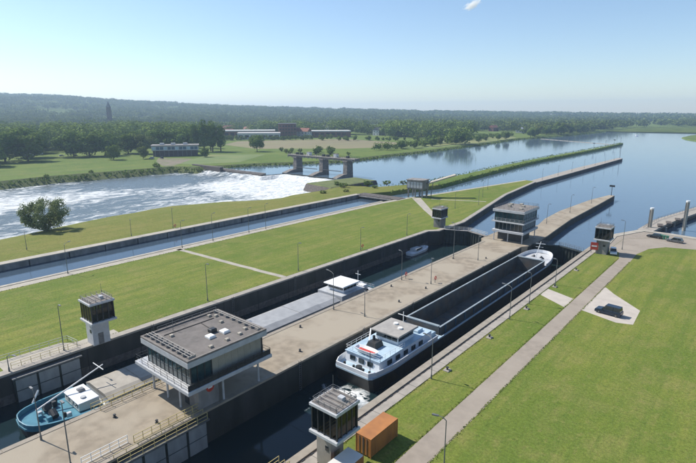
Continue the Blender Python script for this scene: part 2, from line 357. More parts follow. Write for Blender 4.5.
# water
bpoly = [(-420, -400), (-150, -400), (-150, 222), (-420, 222)]
sheet('chamber_water', [(-89, -300), (-65, -300), (-65, 152.6), (-75.5, 155.6), (-89, 152.6)], WL, 'chamber_water')
sheet('chamber_water', [(-56, -300), (-36, -300), (-36, 152.6), (-46, 155.6), (-56, 152.6)], WL, 'chamber_water')
sheet('canal_water', [(-154.3, -300), (-132, -300), (-132, 192), (-154.3, 192)], WC, 'canal_water')
sheet('river', [(-420, 226.5), (-267, 226.5), (-263, 242.5), (-203, 242.5), (-200, 226.5), (-152, 226.5), (-152, 200), (-95, 200), (-95, 152.7), (-84.2, 152.7), (-75.8, 155.7), (-67.4, 152.7), (-54.2, 152.7), (-46, 155.7), (-37, 152.7), (-34, 152.7), (-34, 180), (400, 190), (6000, 700), (6000, 4600), (1400, 3300), (-700, 2500)], WU, 'river_water')
# rapids below the weir: a real rough surface
nx, ny = 140, 230; X0, X1, Y0, Y1 = -372, -186, -60, 244
vs = []; churn = []
for j in range(ny + 1):
    f = (j / ny) ** .8; y = Y0 + (Y1 - Y0) * f
    for i in range(nx + 1):
        x = X0 + (X1 - X0) * i / nx
        near = max(0., min(1., (y - 95) / 110)); side = max(0., min(1., (x + 330) / 70))
        a = .10 + .22 * near
        z = WL + a * (noise.noise((x * .16, y * .10, 0)) + .7 * noise.noise((x * .4, y * .25, 3)) + .5 * noise.noise((x * .9, y * .7, 5)))
        yf = 214 if x < -263 else 231
        fall = max(0., min(1., (y - yf) / 8.)) if x < -190 else 0
        z += fall * fall * 2.1
        calm = math.exp(-((x + 318) / 26) ** 2 - ((y - 175) / 34) ** 2)              # smooth tongue below the left end of the sill
        c = .015 + .07 * near + .16 * max(0, (y - 165) / 50) * side + .16 * noise.noise((x * .022, y * .010, 9)) - .24 * calm + .10 * math.exp(-((x + 285) / 26) ** 2 - ((y - 105) / 45) ** 2)
        if x > -275 and y > 165: c += .20 * min(1, (y - 165) / 30) * min(1, (x + 275) / 20)
        vs.append((x, y, z)); churn.append(c)
fs = [(j * (nx + 1) + i, j * (nx + 1) + i + 1, (j + 1) * (nx + 1) + i + 1, (j + 1) * (nx + 1) + i) for j in range(ny) for i in range(nx)]
o = MB().add(vs, fs).build('rapids', 'rapid_water', smooth=True); struct(o)
at = o.data.attributes.new('churn', 'FLOAT', 'POINT'); at.data.foreach_set('value', churn)
sheet('tail_water', [(-420, -400), (-186.5, -400), (-186.5, -59), (-372, -59), (-372, 215), (-420, 215)], WL - .02, 'river_water')
# wash behind the vessel in the right chamber
vs = []; churn = []; n = 34
for j in range(n + 1):
    for i in range(n + 1):
        x = -52.6 + 13.6 * i / n; y = 44.5 + 15.5 * j / n
        d = math.hypot((x + 47.0) / 4.2, (y - 56.2) / 3.4); d2 = math.hypot((x + 48.5) / 3.5, (y - 50.5) / 4)
        c = .52 * math.exp(-d * d) + .22 * math.exp(-d2 * d2) - .24
        vs.append((x, y, WL + .03 + .12 * math.exp(-d * d) * (noise.noise((x * .9, y * .9, 1)) + noise.noise((x * 2, y * 2, 4))))); churn.append(c)
fs = [(j * (n + 1) + i, j * (n + 1) + i + 1, (j + 1) * (n + 1) + i + 1, (j + 1) * (n + 1) + i) for j in range(n) for i in range(n)]
o = MB().add(vs, fs).build('propeller_wash', 'wash_water', smooth=True); struct(o)
at = o.data.attributes.new('churn', 'FLOAT', 'POINT'); at.data.foreach_set('value', churn)

# fields on the far land
for poly, z, m in [([(-585, 452), (-515, 600), (-372, 572), (-352, 482), (-372, 440), (-450, 372), (-535, 392)], -.585, 'field_beige'),
                   ([(-364, 585), (-350, 468), (-300, 505), (-300, 640), (-330, 700)], -.580, 'field_green'),
                   ([(-395, 655), (-345, 850), (-318, 800), (-304, 650), (-320, 560)], -.575, 'field_hay'),
                   ([(-1150, 900), (-900, 1150), (-760, 1000), (-980, 800)], -.570, 'field_beige'),
                   ([(-760, 1250), (-500, 1500), (-420, 1380), (-640, 1150)], -.565, 'field_green'),
                   ([(-420, 292), (-382, 328), (-338, 262), (-352, 226), (-372, 222)], -.560, 'field_green')]:
    sheet('field', poly, z, m)
sheet('gravel_path', [(-424, 238), (-396, 256), (-362, 221), (-350, 206), (-356, 203), (-396, 220)], -.555, 'gravel')
strip((-420, -40), (-366, 200), 2.2, -.55, 'path', 'soil_bank')

# hills on the horizon
b = MB(); prof = [(-30, 15, 0), (0, 15.5, 0), (50, 15, 0), (90, 13, 0), (130, 11, 0), (200, 8, 0), (300, 4.6, 0), (380, 2.6, 0), (450, 1.2, 0), (540, .2, 0), (620, -.8, 0), (700, -1.4, 0), (760, -1.5, 0)]
rings = []; az0 = R(40.04); PRF = [(1250, 0), (1700, .10), (2200, .30), (2700, .56), (3150, .80), (3600, 1.0), (3900, .9), (5200, .2)]
def ridge(u): return 24 + float(np.interp(u, [p[0] for p in prof], [p[1] for p in prof])) / 514. * 3600. + 4 * noise.noise((u * .1, 0, 0)) + 2.5 * noise.noise((u * .4, 2, 0))
def hill_z(x, y):
    D = math.hypot(x, y); al = math.atan2(x, y) + az0; u = 348 + 514 * math.tan(max(-1.2, min(1.2, al)))
    k_ = max(0., min(1., (u - 400) / 130)); D2 = D if k_ == 0 else D - k_ * 1150 * max(0., min(1., (3600 - D) / 1000))
    return (ridge(u) + 1) * float(np.interp(D2, [p[0] for p in PRF], [p[1] for p in PRF])) * (1 + .12 * noise.noise((x * .002, y * .002, 1)))
for k in range(260):
    u = -90 + 900 * k / 259; al = math.atan((u - 348) / 514.); dx = math.sin(al - az0); dy = math.cos(al - az0)
    rings.append([(dx * q, dy * q, -1 + hill_z(dx * q, dy * q)) for q, h_ in PRF])
b.loft(rings, caps=False, closed=False); b.f = [f[::-1] for f in b.f]
struct(b.build('hills', 'leaf_far'))

# ------------------------------------------------------------------ lock walls, copings
def wall(name, poly, z0, z1, label, m='concrete', face='concrete_wall'):
    t = thing(name, label, 'wall')
    MB().prism(poly, z1 - .35, z1).build('coping', m, t)
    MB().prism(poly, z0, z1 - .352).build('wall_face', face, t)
    return t
def band(pts, wd):                                        # a strip polygon, wd metres to the left of the line
    L_ = []
    for i, p in enumerate(pts):
        a = Vector(pts[max(i - 1, 0)]); c = Vector(pts[min(i + 1, len(pts) - 1)]); d = (c - a).normalized(); L_.append((p[0] - d.y * wd, p[1] + d.x * wd))
    return list(pts) + L_[::-1]
wall('lock_wall', [(-86.5, -300), (-88.15, -300), (-88.15, 147), (-85.75, 150), (-85.75, 168), (-84.0, 168), (-84.0, 149), (-86.5, 146)], -8, .10, 'dark concrete wall with pale coping along the left lock chamber and lawn')
wall('quay_wall', band([(-84.1, 168.05), (-97.8, 239), (-103.6, 295)], 1.6), -8, .12, 'dark sloping-away quay wall between upstream lawn and lock basin')
wall('guide_wall', [(-103.5, 295.1), (-102.6, 333), (-101.8, 400), (-101.0, 500), (-104.6, 505), (-105.6, 500), (-109, 400), (-109.4, 356), (-108.8, 300), (-105.2, 296.6)], -8, -.25, 'long low concrete guide wall reaching far into the upstream river')
lw_ = [o for o in COL.objects if o.name == 'lock_wall'][0]
MB().box(-86.5, -86.47, -100, 145.9, -5.2, -3.5).build('tide_band', 'stone_dark', lw_)
for k in range(12): MB().box(-86.52, -86.465, 32 + 9.6 * k, 32.12 + 9.6 * k, -5.2, -.3).build('joint', 'black_rubber', lw_)
for k in range(6):
    ld = MB(); y = 44 + 19 * k
    for yy in (y, y + .45): ld.box(-86.46, -86.38, yy, yy + .06, -5.2, .3)
    for q in range(13): ld.box(-86.46, -86.40, y, y + .5, -5.0 + .4 * q, -4.95 + .4 * q)
    tag(ld.build('wall_ladder', 'steel_galv'), ORD[k] + ' steel ladder down the dark left wall of the left chamber', 'ladder', 'ladders on the left chamber wall')
for k in range(6):
    ld = MB(); y = 52 + 17 * k
    for yy in (y, y + .45): ld.box(-54.26, -54.16, yy, yy + .06, -5.2, .3)
    for q in range(13): ld.box(-54.26, -54.18, y, y + .5, -5.0 + .4 * q, -4.95 + .4 * q)
    tag(ld.build('wall_ladder', 'steel_galv'), ORD[k] + ' dark steel ladder down the right face of the platform wall', 'ladder', 'ladders on the platform wall')
# right lock wall with its double strip of slabs and the slot between
t = thing('lock_wall', 'right chamber wall topped by two pale concrete strips and a slot', 'wall')
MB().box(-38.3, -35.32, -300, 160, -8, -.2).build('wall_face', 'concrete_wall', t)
MB().box(-38.3, -37.15, -300, 160, -.198, .14).build('coping', 'coping_tan', t)
MB().box(-37.148, -36.72, -300, 160, -.198, -.04).build('cable_slot', 'stone_dark', t)
k0 = 34
for k in range(42):
    MB().box(-36.718, -35.34, k0 + 3 * k, k0 + 3 * k + 2.95, -.198, .07 + .015 * ((k * 7) % 3)).build('slab', 'concrete', t)
r_ = MB()
for k in range(84): r_.box(-37.0, -36.86, 34 + 1.5 * k, 34.5 + 1.5 * k, -.04, .06)
r_.build('rail_clip', 'steel_dark', t)
# far right corner: quay edge round the apron
wall('quay_wall', band([(-36.6, 160.05), (-37.6, 180), (-31.4, 195.4), (-22.6, 195.6), (-14, 194.4), (20, 196.2), (300, 232)], -2.6), -8, .15, 'pale concrete quay edge round the apron below the right guide jetty', 'concrete_pale')
sheet('pavement', [(-35.2, 160.2), (-35.4, 179), (-29.8, 193), (-22, 193.1), (-14, 191.9), (-12.4, 191.1), (-20, 191.8), (-32.7, 177.7), (-33.1, 160.6)], .012, 'road_asphalt')
# platform copings
t = thing('quay_coping', 'pale kerb of slabs along the left edge of the central platform', 'kerb')
for k in range(40): MB().box(-66.45, -65.6, -10 + 3.9 * k, -10 + 3.9 * k + 3.86, .003, .06).build('slab', 'coping_tan', t)
t = thing('quay_coping', 'pale kerb of slabs along the right edge of the central platform', 'kerb')
for k in range(40): MB().box(-55.1, -54.25, -10 + 3.9 * k, -10 + 3.9 * k + 3.86, .003, .06).build('slab', 'coping_tan', t)

# narrow canal: panelled wall on the embankment side
t = thing('canal_wall', 'concrete panel wall with pale coping on the far side of the narrow canal', 'wall')
MB().box(-155.6, -153.9, -300, 192, -6, .0).build('wall_core', 'concrete_wall', t)
for k in range(24):
    y = -60 + 10.5 * k; MB().box(-153.898, -153.45, y + .18, min(y + 10.32, 191.8), -6, .02 + .01 * (k % 3)).build('panel', 'concrete_grey', t)
MB().box(-156.2, -153.3, -300, 192.1, .052, .34).build('coping', 'concrete_pale', t)
t = thing('canal_wall', 'low concrete edge of the narrow canal along the central lawn', 'wall')
MB().box(-134.6, -133.52, -300, 184, -6, -.05).build('wall_face', 'concrete_wall', t); MB().box(-134.7, -133.5, -300, 184, -.048, .12).build('coping', 'concrete_pale', t)
t = thing('canal_gate', 'dark timber gate closing the far end of the narrow canal', 'gate', (-143, 190, 0))
MB().box(-12.5, 12.5, 1.0, 8, -6, .2).build('sill', 'stone_dark', t)
for k in range(9): MB().box(-10.4 + 2.2 * k, -8.3 + 2.2 * k, .4, .98, -5, -.5).build('plank', 'gate_steel', t)
MB().box(-10.8, 9.4, -.1, 1.4, -.498, -.1).build('walkway', 'concrete_grey', t)
MB().rail([(-10.6, 0, -.1), (9.2, 0, -.1)], 1.1, 2, .05).build('railing', 'steel_galv', t)

# ------------------------------------------------------------------ lock gates
def mitre_gate(label, x0, x1, y, wtop, bridge):
    xm = (x0 + x1) / 2; t = thing('lock_gate', label, 'lock gate', (xm, y, 0)); hw = (x1 - x0) / 2; ap = 3.0
    for s_ in (-1, 1):
        a = Vector((s_ * hw, 0, 0)); c = Vector((s_ * .06, ap, 0))
        lf = MB().bar(a + Vector((0, 0, -3.6)), c + Vector((0, 0, -3.6)), .35, 6.8).build('gate_leaf', 'gate_steel', t)
        d = (c - a).normalized(); q = Vector((d.y, -d.x, 0)); q = q if q.y < 0 else -q
        for k in range(7):
            p = a.lerp(c, (k + .5) / 7) + q * .3; MB().bar(p + Vector((0, 0, -5.2)), p + Vector((0, 0, -.25)), .16, .3).build('rib', 'gate_steel', lf)
        wk = MB().bar(a + Vector((0, 0, .02)) + q * .1, c + Vector((0, 0, .02)) + q * .1, 1.3, .14).build('walkway', 'concrete_grey' if bridge else 'gate_steel', t)
        MB().rail([a + q * .65 + Vector((0, 0, .08)), c + q * .65 + Vector((0, 0, .08))], 1.1, 1.6, .04).build('railing', 'cream_paint' if bridge else 'steel_galv', wk)
        MB().rail([a - q * .45 + Vector((0, 0, .08)), c - q * .45 + Vector((0, 0, .08))], 1.1, 1.6, .04).build('railing', 'cream_paint' if bridge else 'steel_galv', wk)
    return t
mitre_gate('closed dark mitre gate at the upstream end of the left chamber', -84.0, -68.3, 152.6, 0, True)
mitre_gate('closed dark mitre gate at the upstream end of the right chamber, before the long bow', -53.0, -38.3, 152.6, 0, False)

def open_leaf(label, x, y0, y1, side, npan, rails=True):
    # an opened leaf folded back against a wall; side = +1 when its face looks to +X
    t = thing('open_gate_leaf', label, 'lock gate', (x, y0, 0), 0, 'opened downstream gate leaves'); L_ = y1 - y0
    MB().box(min(0, side * .5), max(0, side * .5), 0, L_, -7, -.9).build('frame', 'gate_steel', t)
    pw = L_ / npan
    for k in range(npan):
        for z0, z1 in ((-3.0, -1.15), (-5.6, -3.15)):
            xa, xb = sorted((side * .5, side * .62)); MB().box(xa, xb, k * pw + .25, (k + 1) * pw - .12, z0, z1).build('panel', 'panel_grey', t)
    xa, xb = sorted((-side * .2, side * .9))
    wk = MB().box(xa, xb, -.2, L_ + .3, -.9, -.66).build('walkway', 'steel_galv', t)
    if rails:
        MB().rail([(side * .85, 0, -.66), (side * .85, L_, -.66)], 1.15, 1.5, .045, 2).build('railing', 'yellow_paint', wk)
        MB().rail([(-side * .15, 0, -.66), (-side * .15, L_, -.66)], 1.15, 1.5, .045, 1).build('railing', 'yellow_paint', wk)
    return t
open_leaf('opened grey-panelled gate leaf folded against the lawn wall beside the turquoise bow', -86.45, 20.5, 30.5, 1, 3, False)
open_leaf('opened grey-panelled gate leaf with yellow railing against the right face of the platform', -54.2, 21.5, 33.8, 1, 4)
open_leaf('opened gate leaf with yellow railing along the left edge of the platform', -66.55, 24.5, 34, -1, 3)
open_leaf('opened gate leaf with yellow railing below the nearest operator cabin', -38.4, 22.5, 34, -1, 3)

def railing(label, pts, m='steel_galv', h=1.05, sp=1.8, r=.035, mid=1):
    o = MB().rail(pts, h, sp, r, mid).build('railing', m); return tag(o, label, 'railing')
railing('white barrier rails beside the opened gate leaf at the lower edge of the platform', [(-55.9, 18.5, 0), (-55.9, 24, 0)], 'white_paint', 1.1, 1.2, .05, 2)
railing('double yellow and white railing along the platform above the grey gate panels', [(-55.3, 24.5, 0), (-55.3, 34, 0)], 'yellow_paint', 1.05, 1.2, .05, 2)
railing('yellow railing on the platform edge beside the beige hatches of the barge', [(-65.5, 25, 0), (-65.5, 34, 0)], 'yellow_paint', 1.0, 1.5, .045, 1)
railing('yellow railing along the lawn side coping left of the small cabin', [(-87.9, 21, .1), (-87.9, 31, .1)], 'yellow_paint', 1.0, 1.5, .045, 1)
railing('pale pipe railing round the paved corner left of the small cabin', [(-92.2, 20.5, 0), (-91.9, 31, 0), (-88.5, 31.4, 0)], 'light_grey_paint', 1.0, 1.5, .04, 1)
railing('yellow railing on the coping below the nearest cabin', [(-37.0, 24, .14), (-37.0, 33.6, .14)], 'yellow_paint', 1.05, 1.5, .045, 2)
railing('short barrier rails beside the columns of the large control building', [(-53.7, 34.4, 0), (-52.9, 36.4, 0)], 'light_grey_paint', 1.1, .7, .05, 3) if False else None

# ------------------------------------------------------------------ buildings of the lock
def glazed(t, x0, x1, y0, y1, z0, z1, nx, ny, glass='glass_dark', frame='steel_dark', solid=(), wallm='wall_render', th=.1):
    """windows round a rectangle: every pane its own part, posts between; solid = sides ('+x', ...) with (from, to) share that is wall"""
    def side(tag_, n, fx):
        sol = dict(solid).get(tag_)
        for i in range(n):
            a, b_ = i / n, (i + 1) / n
            p = fx(a, b_)
            if sol and a >= sol[0] - 1e-6 and b_ <= sol[1] + 1e-6: p = (p[0], p[1], p[2] - g_ + .01, p[3] + g_ - .01) if 'x' in tag_ else (p[0] - g_ + .01, p[1] + g_ - .01, p[2], p[3]); MB().box(*p, z0, z1).build('wall_panel', wallm, t)
            else: MB().box(*p, z0 + .12, z1 - .12).build('window', glass, t)
    g_ = .06
    side('-y', nx, lambda a, b_: (x0 + (x1 - x0) * a + g_, x0 + (x1 - x0) * b_ - g_, y0 + .05, y0 + .05 + th))
    side('+y', nx, lambda a, b_: (x0 + (x1 - x0) * a + g_, x0 + (x1 - x0) * b_ - g_, y1 - .05 - th, y1 - .05))
    side('+x', ny, lambda a, b_: (x1 - .05 - th, x1 - .05, y0 + (y1 - y0) * a + g_, y0 + (y1 - y0) * b_ - g_))
    side('-x', ny, lambda a, b_: (x0 + .05, x0 + .05 + th, y0 + (y1 - y0) * a + g_, y0 + (y1 - y0) * b_ - g_))
    q = .08; sd = dict(solid); ok = lambda tg, fr: not (tg in sd and sd[tg][0] + 1e-6 < fr < sd[tg][1] - 1e-6)
    post = lambda x, y: MB().box(x - q, x + q, y - q, y + q, z0, z1).build('mullion', frame, t)
    for i in range(nx + 1):
        x = x0 + (x1 - x0) * i / nx
        for y, tg in ((y0 + q, '-y'), (y1 - q, '+y')):
            if ok(tg, i / nx): post(x, y)
    for i in range(1, ny):
        y = y0 + (y1 - y0) * i / ny
        for x, tg in ((x0 + q, '-x'), (x1 - q, '+x')):
            if ok(tg, i / ny): post(x, y)

# large near control building
t = thing('control_building', 'large flat-roofed control building with glazed front raised over the platform', 'building', (-60, 38, 0))
MB().box(1.4, 5.0, -4.3, -1.0, .0, 4.1).build('stair_wall', 'concrete_grey', t)
MB().box(-5.0, -.6, -1.0, 5.2, .0, 4.1).build('ground_floor_wall', 'stone_dark', t)
sg = MB(); sg.cyl((5.0, -2.4, 2.75), (5.06, -2.4, 2.75), .62, n=20); sgo = sg.build('round_sign', 'red_paint', t)
MB().box(5.062, 5.075, -2.75, -2.05, 2.65, 2.85).build('sign_bar', 'white_paint', sgo)
MB().box(1.6, 2.6, -4.36, -4.3, .02, 2.2).build('door', 'steel_dark', t)
for x, y in ((2.2, -5.4), (-5.2, -5.2), (5.2, -.4), (-6, 6), (5.2, 6), (-1.4, -5.2)): MB().cyl((x, y, 0), (x, y, 4.1), .16, n=10).build('column', 'light_grey_paint', t)
MB().bbox(-6.9, 6.9, -6.9, 7.4, 4.1, 4.62, .06).build('deck', 'light_grey_paint', t)
MB().rail([(-6.75, -6.75, 4.62), (6.75, -6.75, 4.62), (6.75, 7.2, 4.62), (-6.75, 7.2, 4.62), (-6.75, -6.75, 4.62)], 1.0, 1.6, .03, 1).build('railing', 'steel_dark', t)
for a_ in ((6.66, 6.72, -6.7, 7.2), ): MB().box(*a_, 4.64, 5.45).build('infill_panel', 'steel_dark', t)
glazed(t, -5.2, 5.7, -5.7, 6.6, 4.62, 7.55, 10, 11, 'glass_teal', 'steel_dark', {'+x': (3 / 11, 1), '-x': (3 / 11, 1), '+y': (0, 1)}.items())
MB().box(-4.9, 5.4, -1.8, 6.3, 4.62, 7.5).build('core_wall', 'wall_render', t)
MB().box(-5.0, 5.5, -5.5, -1.82, 4.625, 5.35).build('control_desk', 'steel_dark', t)
rf = MB().bbox(-5.75, 6.25, -6.3, 7.1, 7.55, 8.35, .05).build('roof', 'light_grey_paint', t)
MB().box(-5.55, 6.05, -6.1, 6.9, 8.352, 8.40).build('gravel', 'roof_gravel', rf)
p_ = MB()
for a in ((-5.74, -5.45, -6.29, 7.09), (5.95, 6.24, -6.29, 7.09)): p_.box(*a, 8.352, 8.62)
for a in ((-5.448, 5.948, -6.29, -6.0), (-5.448, 5.948, 6.8, 7.09)): p_.box(*a, 8.352, 8.615)
p_.build('parapet', 'roof_felt', rf)
for x, y in ((2.0, .2), (2.1, 2.6)):
    s1 = MB().bbox(x - .6, x + .6, y - .55, y + .55, 8.41, 8.78, .12).build('skylight', 'white_paint', rf)
MB().bbox(.2, 1.1, 1.0, 2.0, 8.41, 9.0, .1).build('vent_box', 'steel_dark', rf)
for x, y in ((4.6, 1.2), (4.7, -1.6), (4.4, 3.6), (-3.8, 5.3), (-4.6, 4.6), (-2.6, -3.2), (3.6, 5.2), (-1.2, 4.4)): MB().bbox(x - .28, x + .28, y - .28, y + .28, 8.41, 8.7, .06).build('roof_vent', 'concrete_pale', rf)
pp = MB()
for k in range(3): pp.cyl((-5.3, -5.6 + .45 * k, 8.85), (5.7, -5.6 + .45 * k, 8.85), .055, n=6)
for x in np.linspace(-5.2, 5.6, 9): pp.box(x - .04, x + .04, -5.7, -4.6, 8.41, 8.82)
pp.build('pipe_run', 'wheelhouse_roof', rf)
pp = MB()
for k in range(2): pp.cyl((-5.3, 6.0 + .4 * k, 8.85), (5.7, 6.0 + .4 * k, 8.85), .06, n=6)
for x in np.linspace(-5.2, 5.6, 8): pp.box(x - .04, x + .04, 5.9, 6.5, 8.41, 8.82)
pp.build('pipe_run', 'wheelhouse_roof', rf)
MB().rail([(-5.4, -3.8, 8.41), (-5.4, 6.5, 8.41)], .8, 1.5, .03, 1).build('roof_railing', 'steel_galv', rf)
cb_ = MB(); cb_.cyl((-3.6, -3.8, 8.46), (-3.4, 4.6, 8.46), .05, n=6); cb_.cyl((-3.4, 2.2, 8.46), (.3, 1.8, 8.46), .05, n=6); cb_.build('cable', 'black_rubber', rf)
MB().cyl((-4.2, -2, 8.41), (-4.2, -2, 10.2), .04, n=6).build('antenna', 'steel_galv', rf)

# far control building, two glazed storeys
t = thing('control_building', 'far control building with two glazed storeys and projecting slabs on the pier', 'building', (-60, 155.5, 0))
MB().box(-4.2, 3.4, -3.6, 3.8, 0, 3.0).build('ground_floor_wall', 'steel_dark', t)
for x, y in ((-4.6, -5.6), (4.6, -5.6), (4.6, 5), (-4.6, 5), (0, -5.6)): MB().cyl((x, y, 0), (x, y, 3.0), .16, n=8).build('column', 'light_grey_paint', t)
MB().bbox(-5.0, 5.2, -6.6, 6.0, 3.0, 3.7, .05).build('lower_slab', 'light_grey_paint', t)
glazed(t, -4.3, 4.5, -5.8, 5.2, 3.7, 6.2, 7, 8, 'glass_dark', 'steel_galv')
MB().bbox(-5.2, 5.2, -6.7, 6.1, 6.2, 6.55, .05).build('middle_slab', 'light_grey_paint', t)
MB().rail([(-5.1, -6.6, 6.55), (5.1, -6.6, 6.55), (5.1, 6.0, 6.55), (-5.1, 6.0, 6.55), (-5.1, -6.6, 6.55)], 1.0, 1.5, .035, 2).build('railing', 'light_grey_paint', t)
glazed(t, -4.5, 4.6, -6.0, 5.4, 6.55, 9.5, 7, 8, 'glass_teal', 'steel_dark')
rf = MB().bbox(-5.1, 5.1, -6.6, 6.0, 9.5, 10.3, .06).build('roof', 'light_grey_paint', t)
MB().box(-4.9, 4.9, -6.4, 5.8, 10.302, 10.38).build('gravel', 'roof_felt', rf)
for x, y, h_ in ((-2, -1, .7), (1.5, 1.5, .5), (2.6, -3, .4), (-3, 3, .5), (0, 4, .6)): MB().bbox(x - .5, x + .5, y - .5, y + .5, 10.382, 10.38 + h_, .06).build('roof_vent', 'concrete_pale', rf)
MB().rail([(-4.8, -6.3, 10.382), (4.8, -6.3, 10.382), (4.8, 5.7, 10.382), (-4.8, 5.7, 10.382), (-4.8, -6.3, 10.382)], .8, 1.6, .035, 1).build('roof_railing', 'steel_galv', rf)

# operator cabins
def cabin(label, loc, wx, wy, zs, zr, shaft, shx, shy, ox=0, oy=0, clutter=True):
    t = thing('operator_cabin', label, 'cabin', loc, 0, 'small operator cabins on the lock walls')
    MB().box(-shx / 2 + ox, shx / 2 + ox, -shy / 2 + oy, shy / 2 + oy, -.0, zs - .3).build('shaft', shaft, t)
    MB().box(shx / 2 + ox, shx / 2 + ox + .06, -.55 + oy, .35 + oy, .05, 2.1).build('door', 'steel_galv', t)
    MB().box(-shx / 2 + ox + shx * .62, -shx / 2 + ox + shx * .84, -shy / 2 + oy - .05, -shy / 2 + oy, 2.3, 2.9).build('slot_window', 'glass_dark', t)
    MB().bbox(-wx / 2 - .25, wx / 2 + .25, -wy / 2 - .25, wy / 2 + .25, zs - .3, zs + .05, .04).build('floor_slab', 'light_grey_paint', t)
    glazed(t, -wx / 2, wx / 2, -wy / 2, wy / 2, zs + .05, zr - .35, 4, 4, 'glass_clear', 'steel_dark')
    MB().box(-wx / 2 + .35, wx / 2 - .35, wy / 2 - .42, wy / 2 - .36, zs + .3, zr - .5).build('blind', 'cream_paint', t)
    MB().box(-.5, .1, -.2, .4, zs + .05, zs + 1.35).build('chair', 'steel_dark', t)
    MB().box(-wx / 2 + .5, wx / 2 - .5, -wy / 2 + 1.2, wy / 2 - .5, zs + .05, zs + 1.0).build('desk', 'wall_render', t)
    rf = MB().bbox(-wx / 2 - .2, wx / 2 + .2, -wy / 2 - .2, wy / 2 + .2, zr - .35, zr, .04).build('roof', 'light_grey_paint', t)
    MB().box(-wx / 2, wx / 2, -wy / 2, wy / 2, zr + .002, zr + .06).build('roof_felt', 'roof_felt', rf)
    if clutter:
        for k in range(5):
            y = -wy / 2 + .35 + (wy - .7) * k / 4; MB().bar((-wx / 2 + .1, y, zr + .34), (wx / 2 - .1, y, zr + .34), .09, .07).build('roof_slat', 'wheelhouse_roof', rf)
        MB().rail([(-wx / 2 + .1, -wy / 2 + .1, zr + .062), (wx / 2 - .1, -wy / 2 + .1, zr + .062), (wx / 2 - .1, wy / 2 - .1, zr + .062), (-wx / 2 + .1, wy / 2 - .1, zr + .062), (-wx / 2 + .1, -wy / 2 + .1, zr + .062)], .6, 1.0, .03, 1).build('roof_railing', 'steel_galv', rf)
        MB().cbox(.6, .5, zr + .062, .7, .6, .5).build('floodlight_box', 'light_grey_paint', rf)
        MB().cyl((-wx / 2 + .2, wy / 2 - .2, zr + .062), (-wx / 2 + .2, wy / 2 - .2, zr + 1.9), .03, n=5).build('antenna', 'steel_galv', rf)
    return t
cabin('nearest operator cabin on a concrete shaft beside the orange containers', (-33.4, 37.4, 0), 3.7, 3.6, 5.05, 8.5, 'concrete', 2.2, 2.2, -1.0, .3)
cabin('operator cabin on a grey shaft at the edge of the left lawn', (-85.7, 34.3, .1), 4.0, 3.9, 5.0, 8.5, 'light_grey_paint', 2.5, 2.9, -1.4, .2)
cabin('operator cabin with white car beside it at the far right end', (-33.6, 155.2, .0), 3.8, 4.4, 4.4, 8.0, 'concrete_grey', 2.9, 3.2, 0, 0)
cabin('small dark operator cabin by the left upstream gate at the lawn edge', (-87.4, 155, .0), 3.4, 4.6, 3.6, 6.9, 'concrete_grey', 2.8, 3.6, -.0, 0)

# lift gate house over the canal mouth, with a raised bridge leaf
t = thing('lift_gate_house', 'grey box on legs with a raised pale bridge leaf by the canal mouth', 'gate house', (-129, 206, 0), 8)
for x in (-3.6, 0, 3.6):
    for y in (-2.6, 2.6): MB().bar((x, y, -.2), (x, y, 4.0), .6, .6).build('leg', 'concrete_grey', t)
MB().box(-4.3, 4.3, -3.2, 3.2, 4.0, 8.1).build('housing', 'concrete_grey', t)
for k in range(5): MB().box(-3.9 + 1.6 * k, -2.6 + 1.6 * k, -3.28, -3.2, 4.6, 7.4).build('cladding_panel', 'light_grey_paint', t)
MB().bbox(-4.6, 4.6, -3.5, 3.5, 8.1, 8.5, .05).build('roof', 'concrete_grey', t)
MB().bar((4.4, 1, 6.6), (15.5, 9, 10.6), 3.4, .5).build('bridge_leaf', 'concrete_pale', t)
for y in (-2.6, 2.6): MB().bar((5.5, y + 1, -.2), (6.2, y + 1.4, 6.6), .35, .35).build('brace', 'steel_galv', t)

# ------------------------------------------------------------------ weir
t = thing('weir_bridge', 'old stone-piered weir with a raised operating bridge over the foaming fall', 'weir', (-238, 258, 0))
for i, x in enumerate((-27, -1, 21)):
    pr = MB().loft([[(x - 1.9, -3.4, -7), (x + 1.9, -3.4, -7), (x + 1.9, 3.6, -7), (x - 1.9, 3.6, -7)], [(x - 1.6, -2.6, 7.6), (x + 1.6, -2.6, 7.6), (x + 1.6, 3.2, 7.6), (x - 1.6, 3.2, 7.6)]]).build('pier', 'pier_stone', t)
    MB().loft([[(x - 2.1, -17, -7), (x + 2.1, -17, -7), (x + 2.1, -3.6, -7), (x - 2.1, -3.6, -7)], [(x - 2.1, -13.5, -2.2), (x + 2.1, -13.5, -2.2), (x + 2.1, -3.4, -2.0), (x - 2.1, -3.4, -2.0)], [(x - 2.0, -6.4, -.4), (x + 2.0, -6.4, -.4), (x + 2.0, -3.2, -.4), (x - 2.0, -3.2, -.4)]]).build('cutwater', 'pier_stone', pr)
    MB().box(x - 2.1, x + 2.1, -3.2, 3.8, 7.602, 8.3).build('pier_cap', 'pier_stone', pr)
MB().box(-35, 29, -2.0, 2.8, 8.302, 9.9).build('bridge_deck', 'pier_stone', t)
MB().box(-35, 29, -2.5, -2.0, 9.5, 9.9).build('walkway', 'concrete_pale', t)
for k in range(16): MB().box(-35 + 4.1 * k, -34.5 + 4.1 * k, -2.25, -2.002, 7.7, 9.45).build('girder_rib', 'steel_galv', t)
MB().rail([(-34.8, -1.6, 9.9), (28.8, -1.6, 9.9)], 1.1, 2.2, .07, 1).build('railing', 'steel_dark', t)
MB().rail([(-34.8, 2.6, 9.9), (28.8, 2.6, 9.9)], 1.1, 2.2, .07, 1).build('railing', 'steel_dark', t)
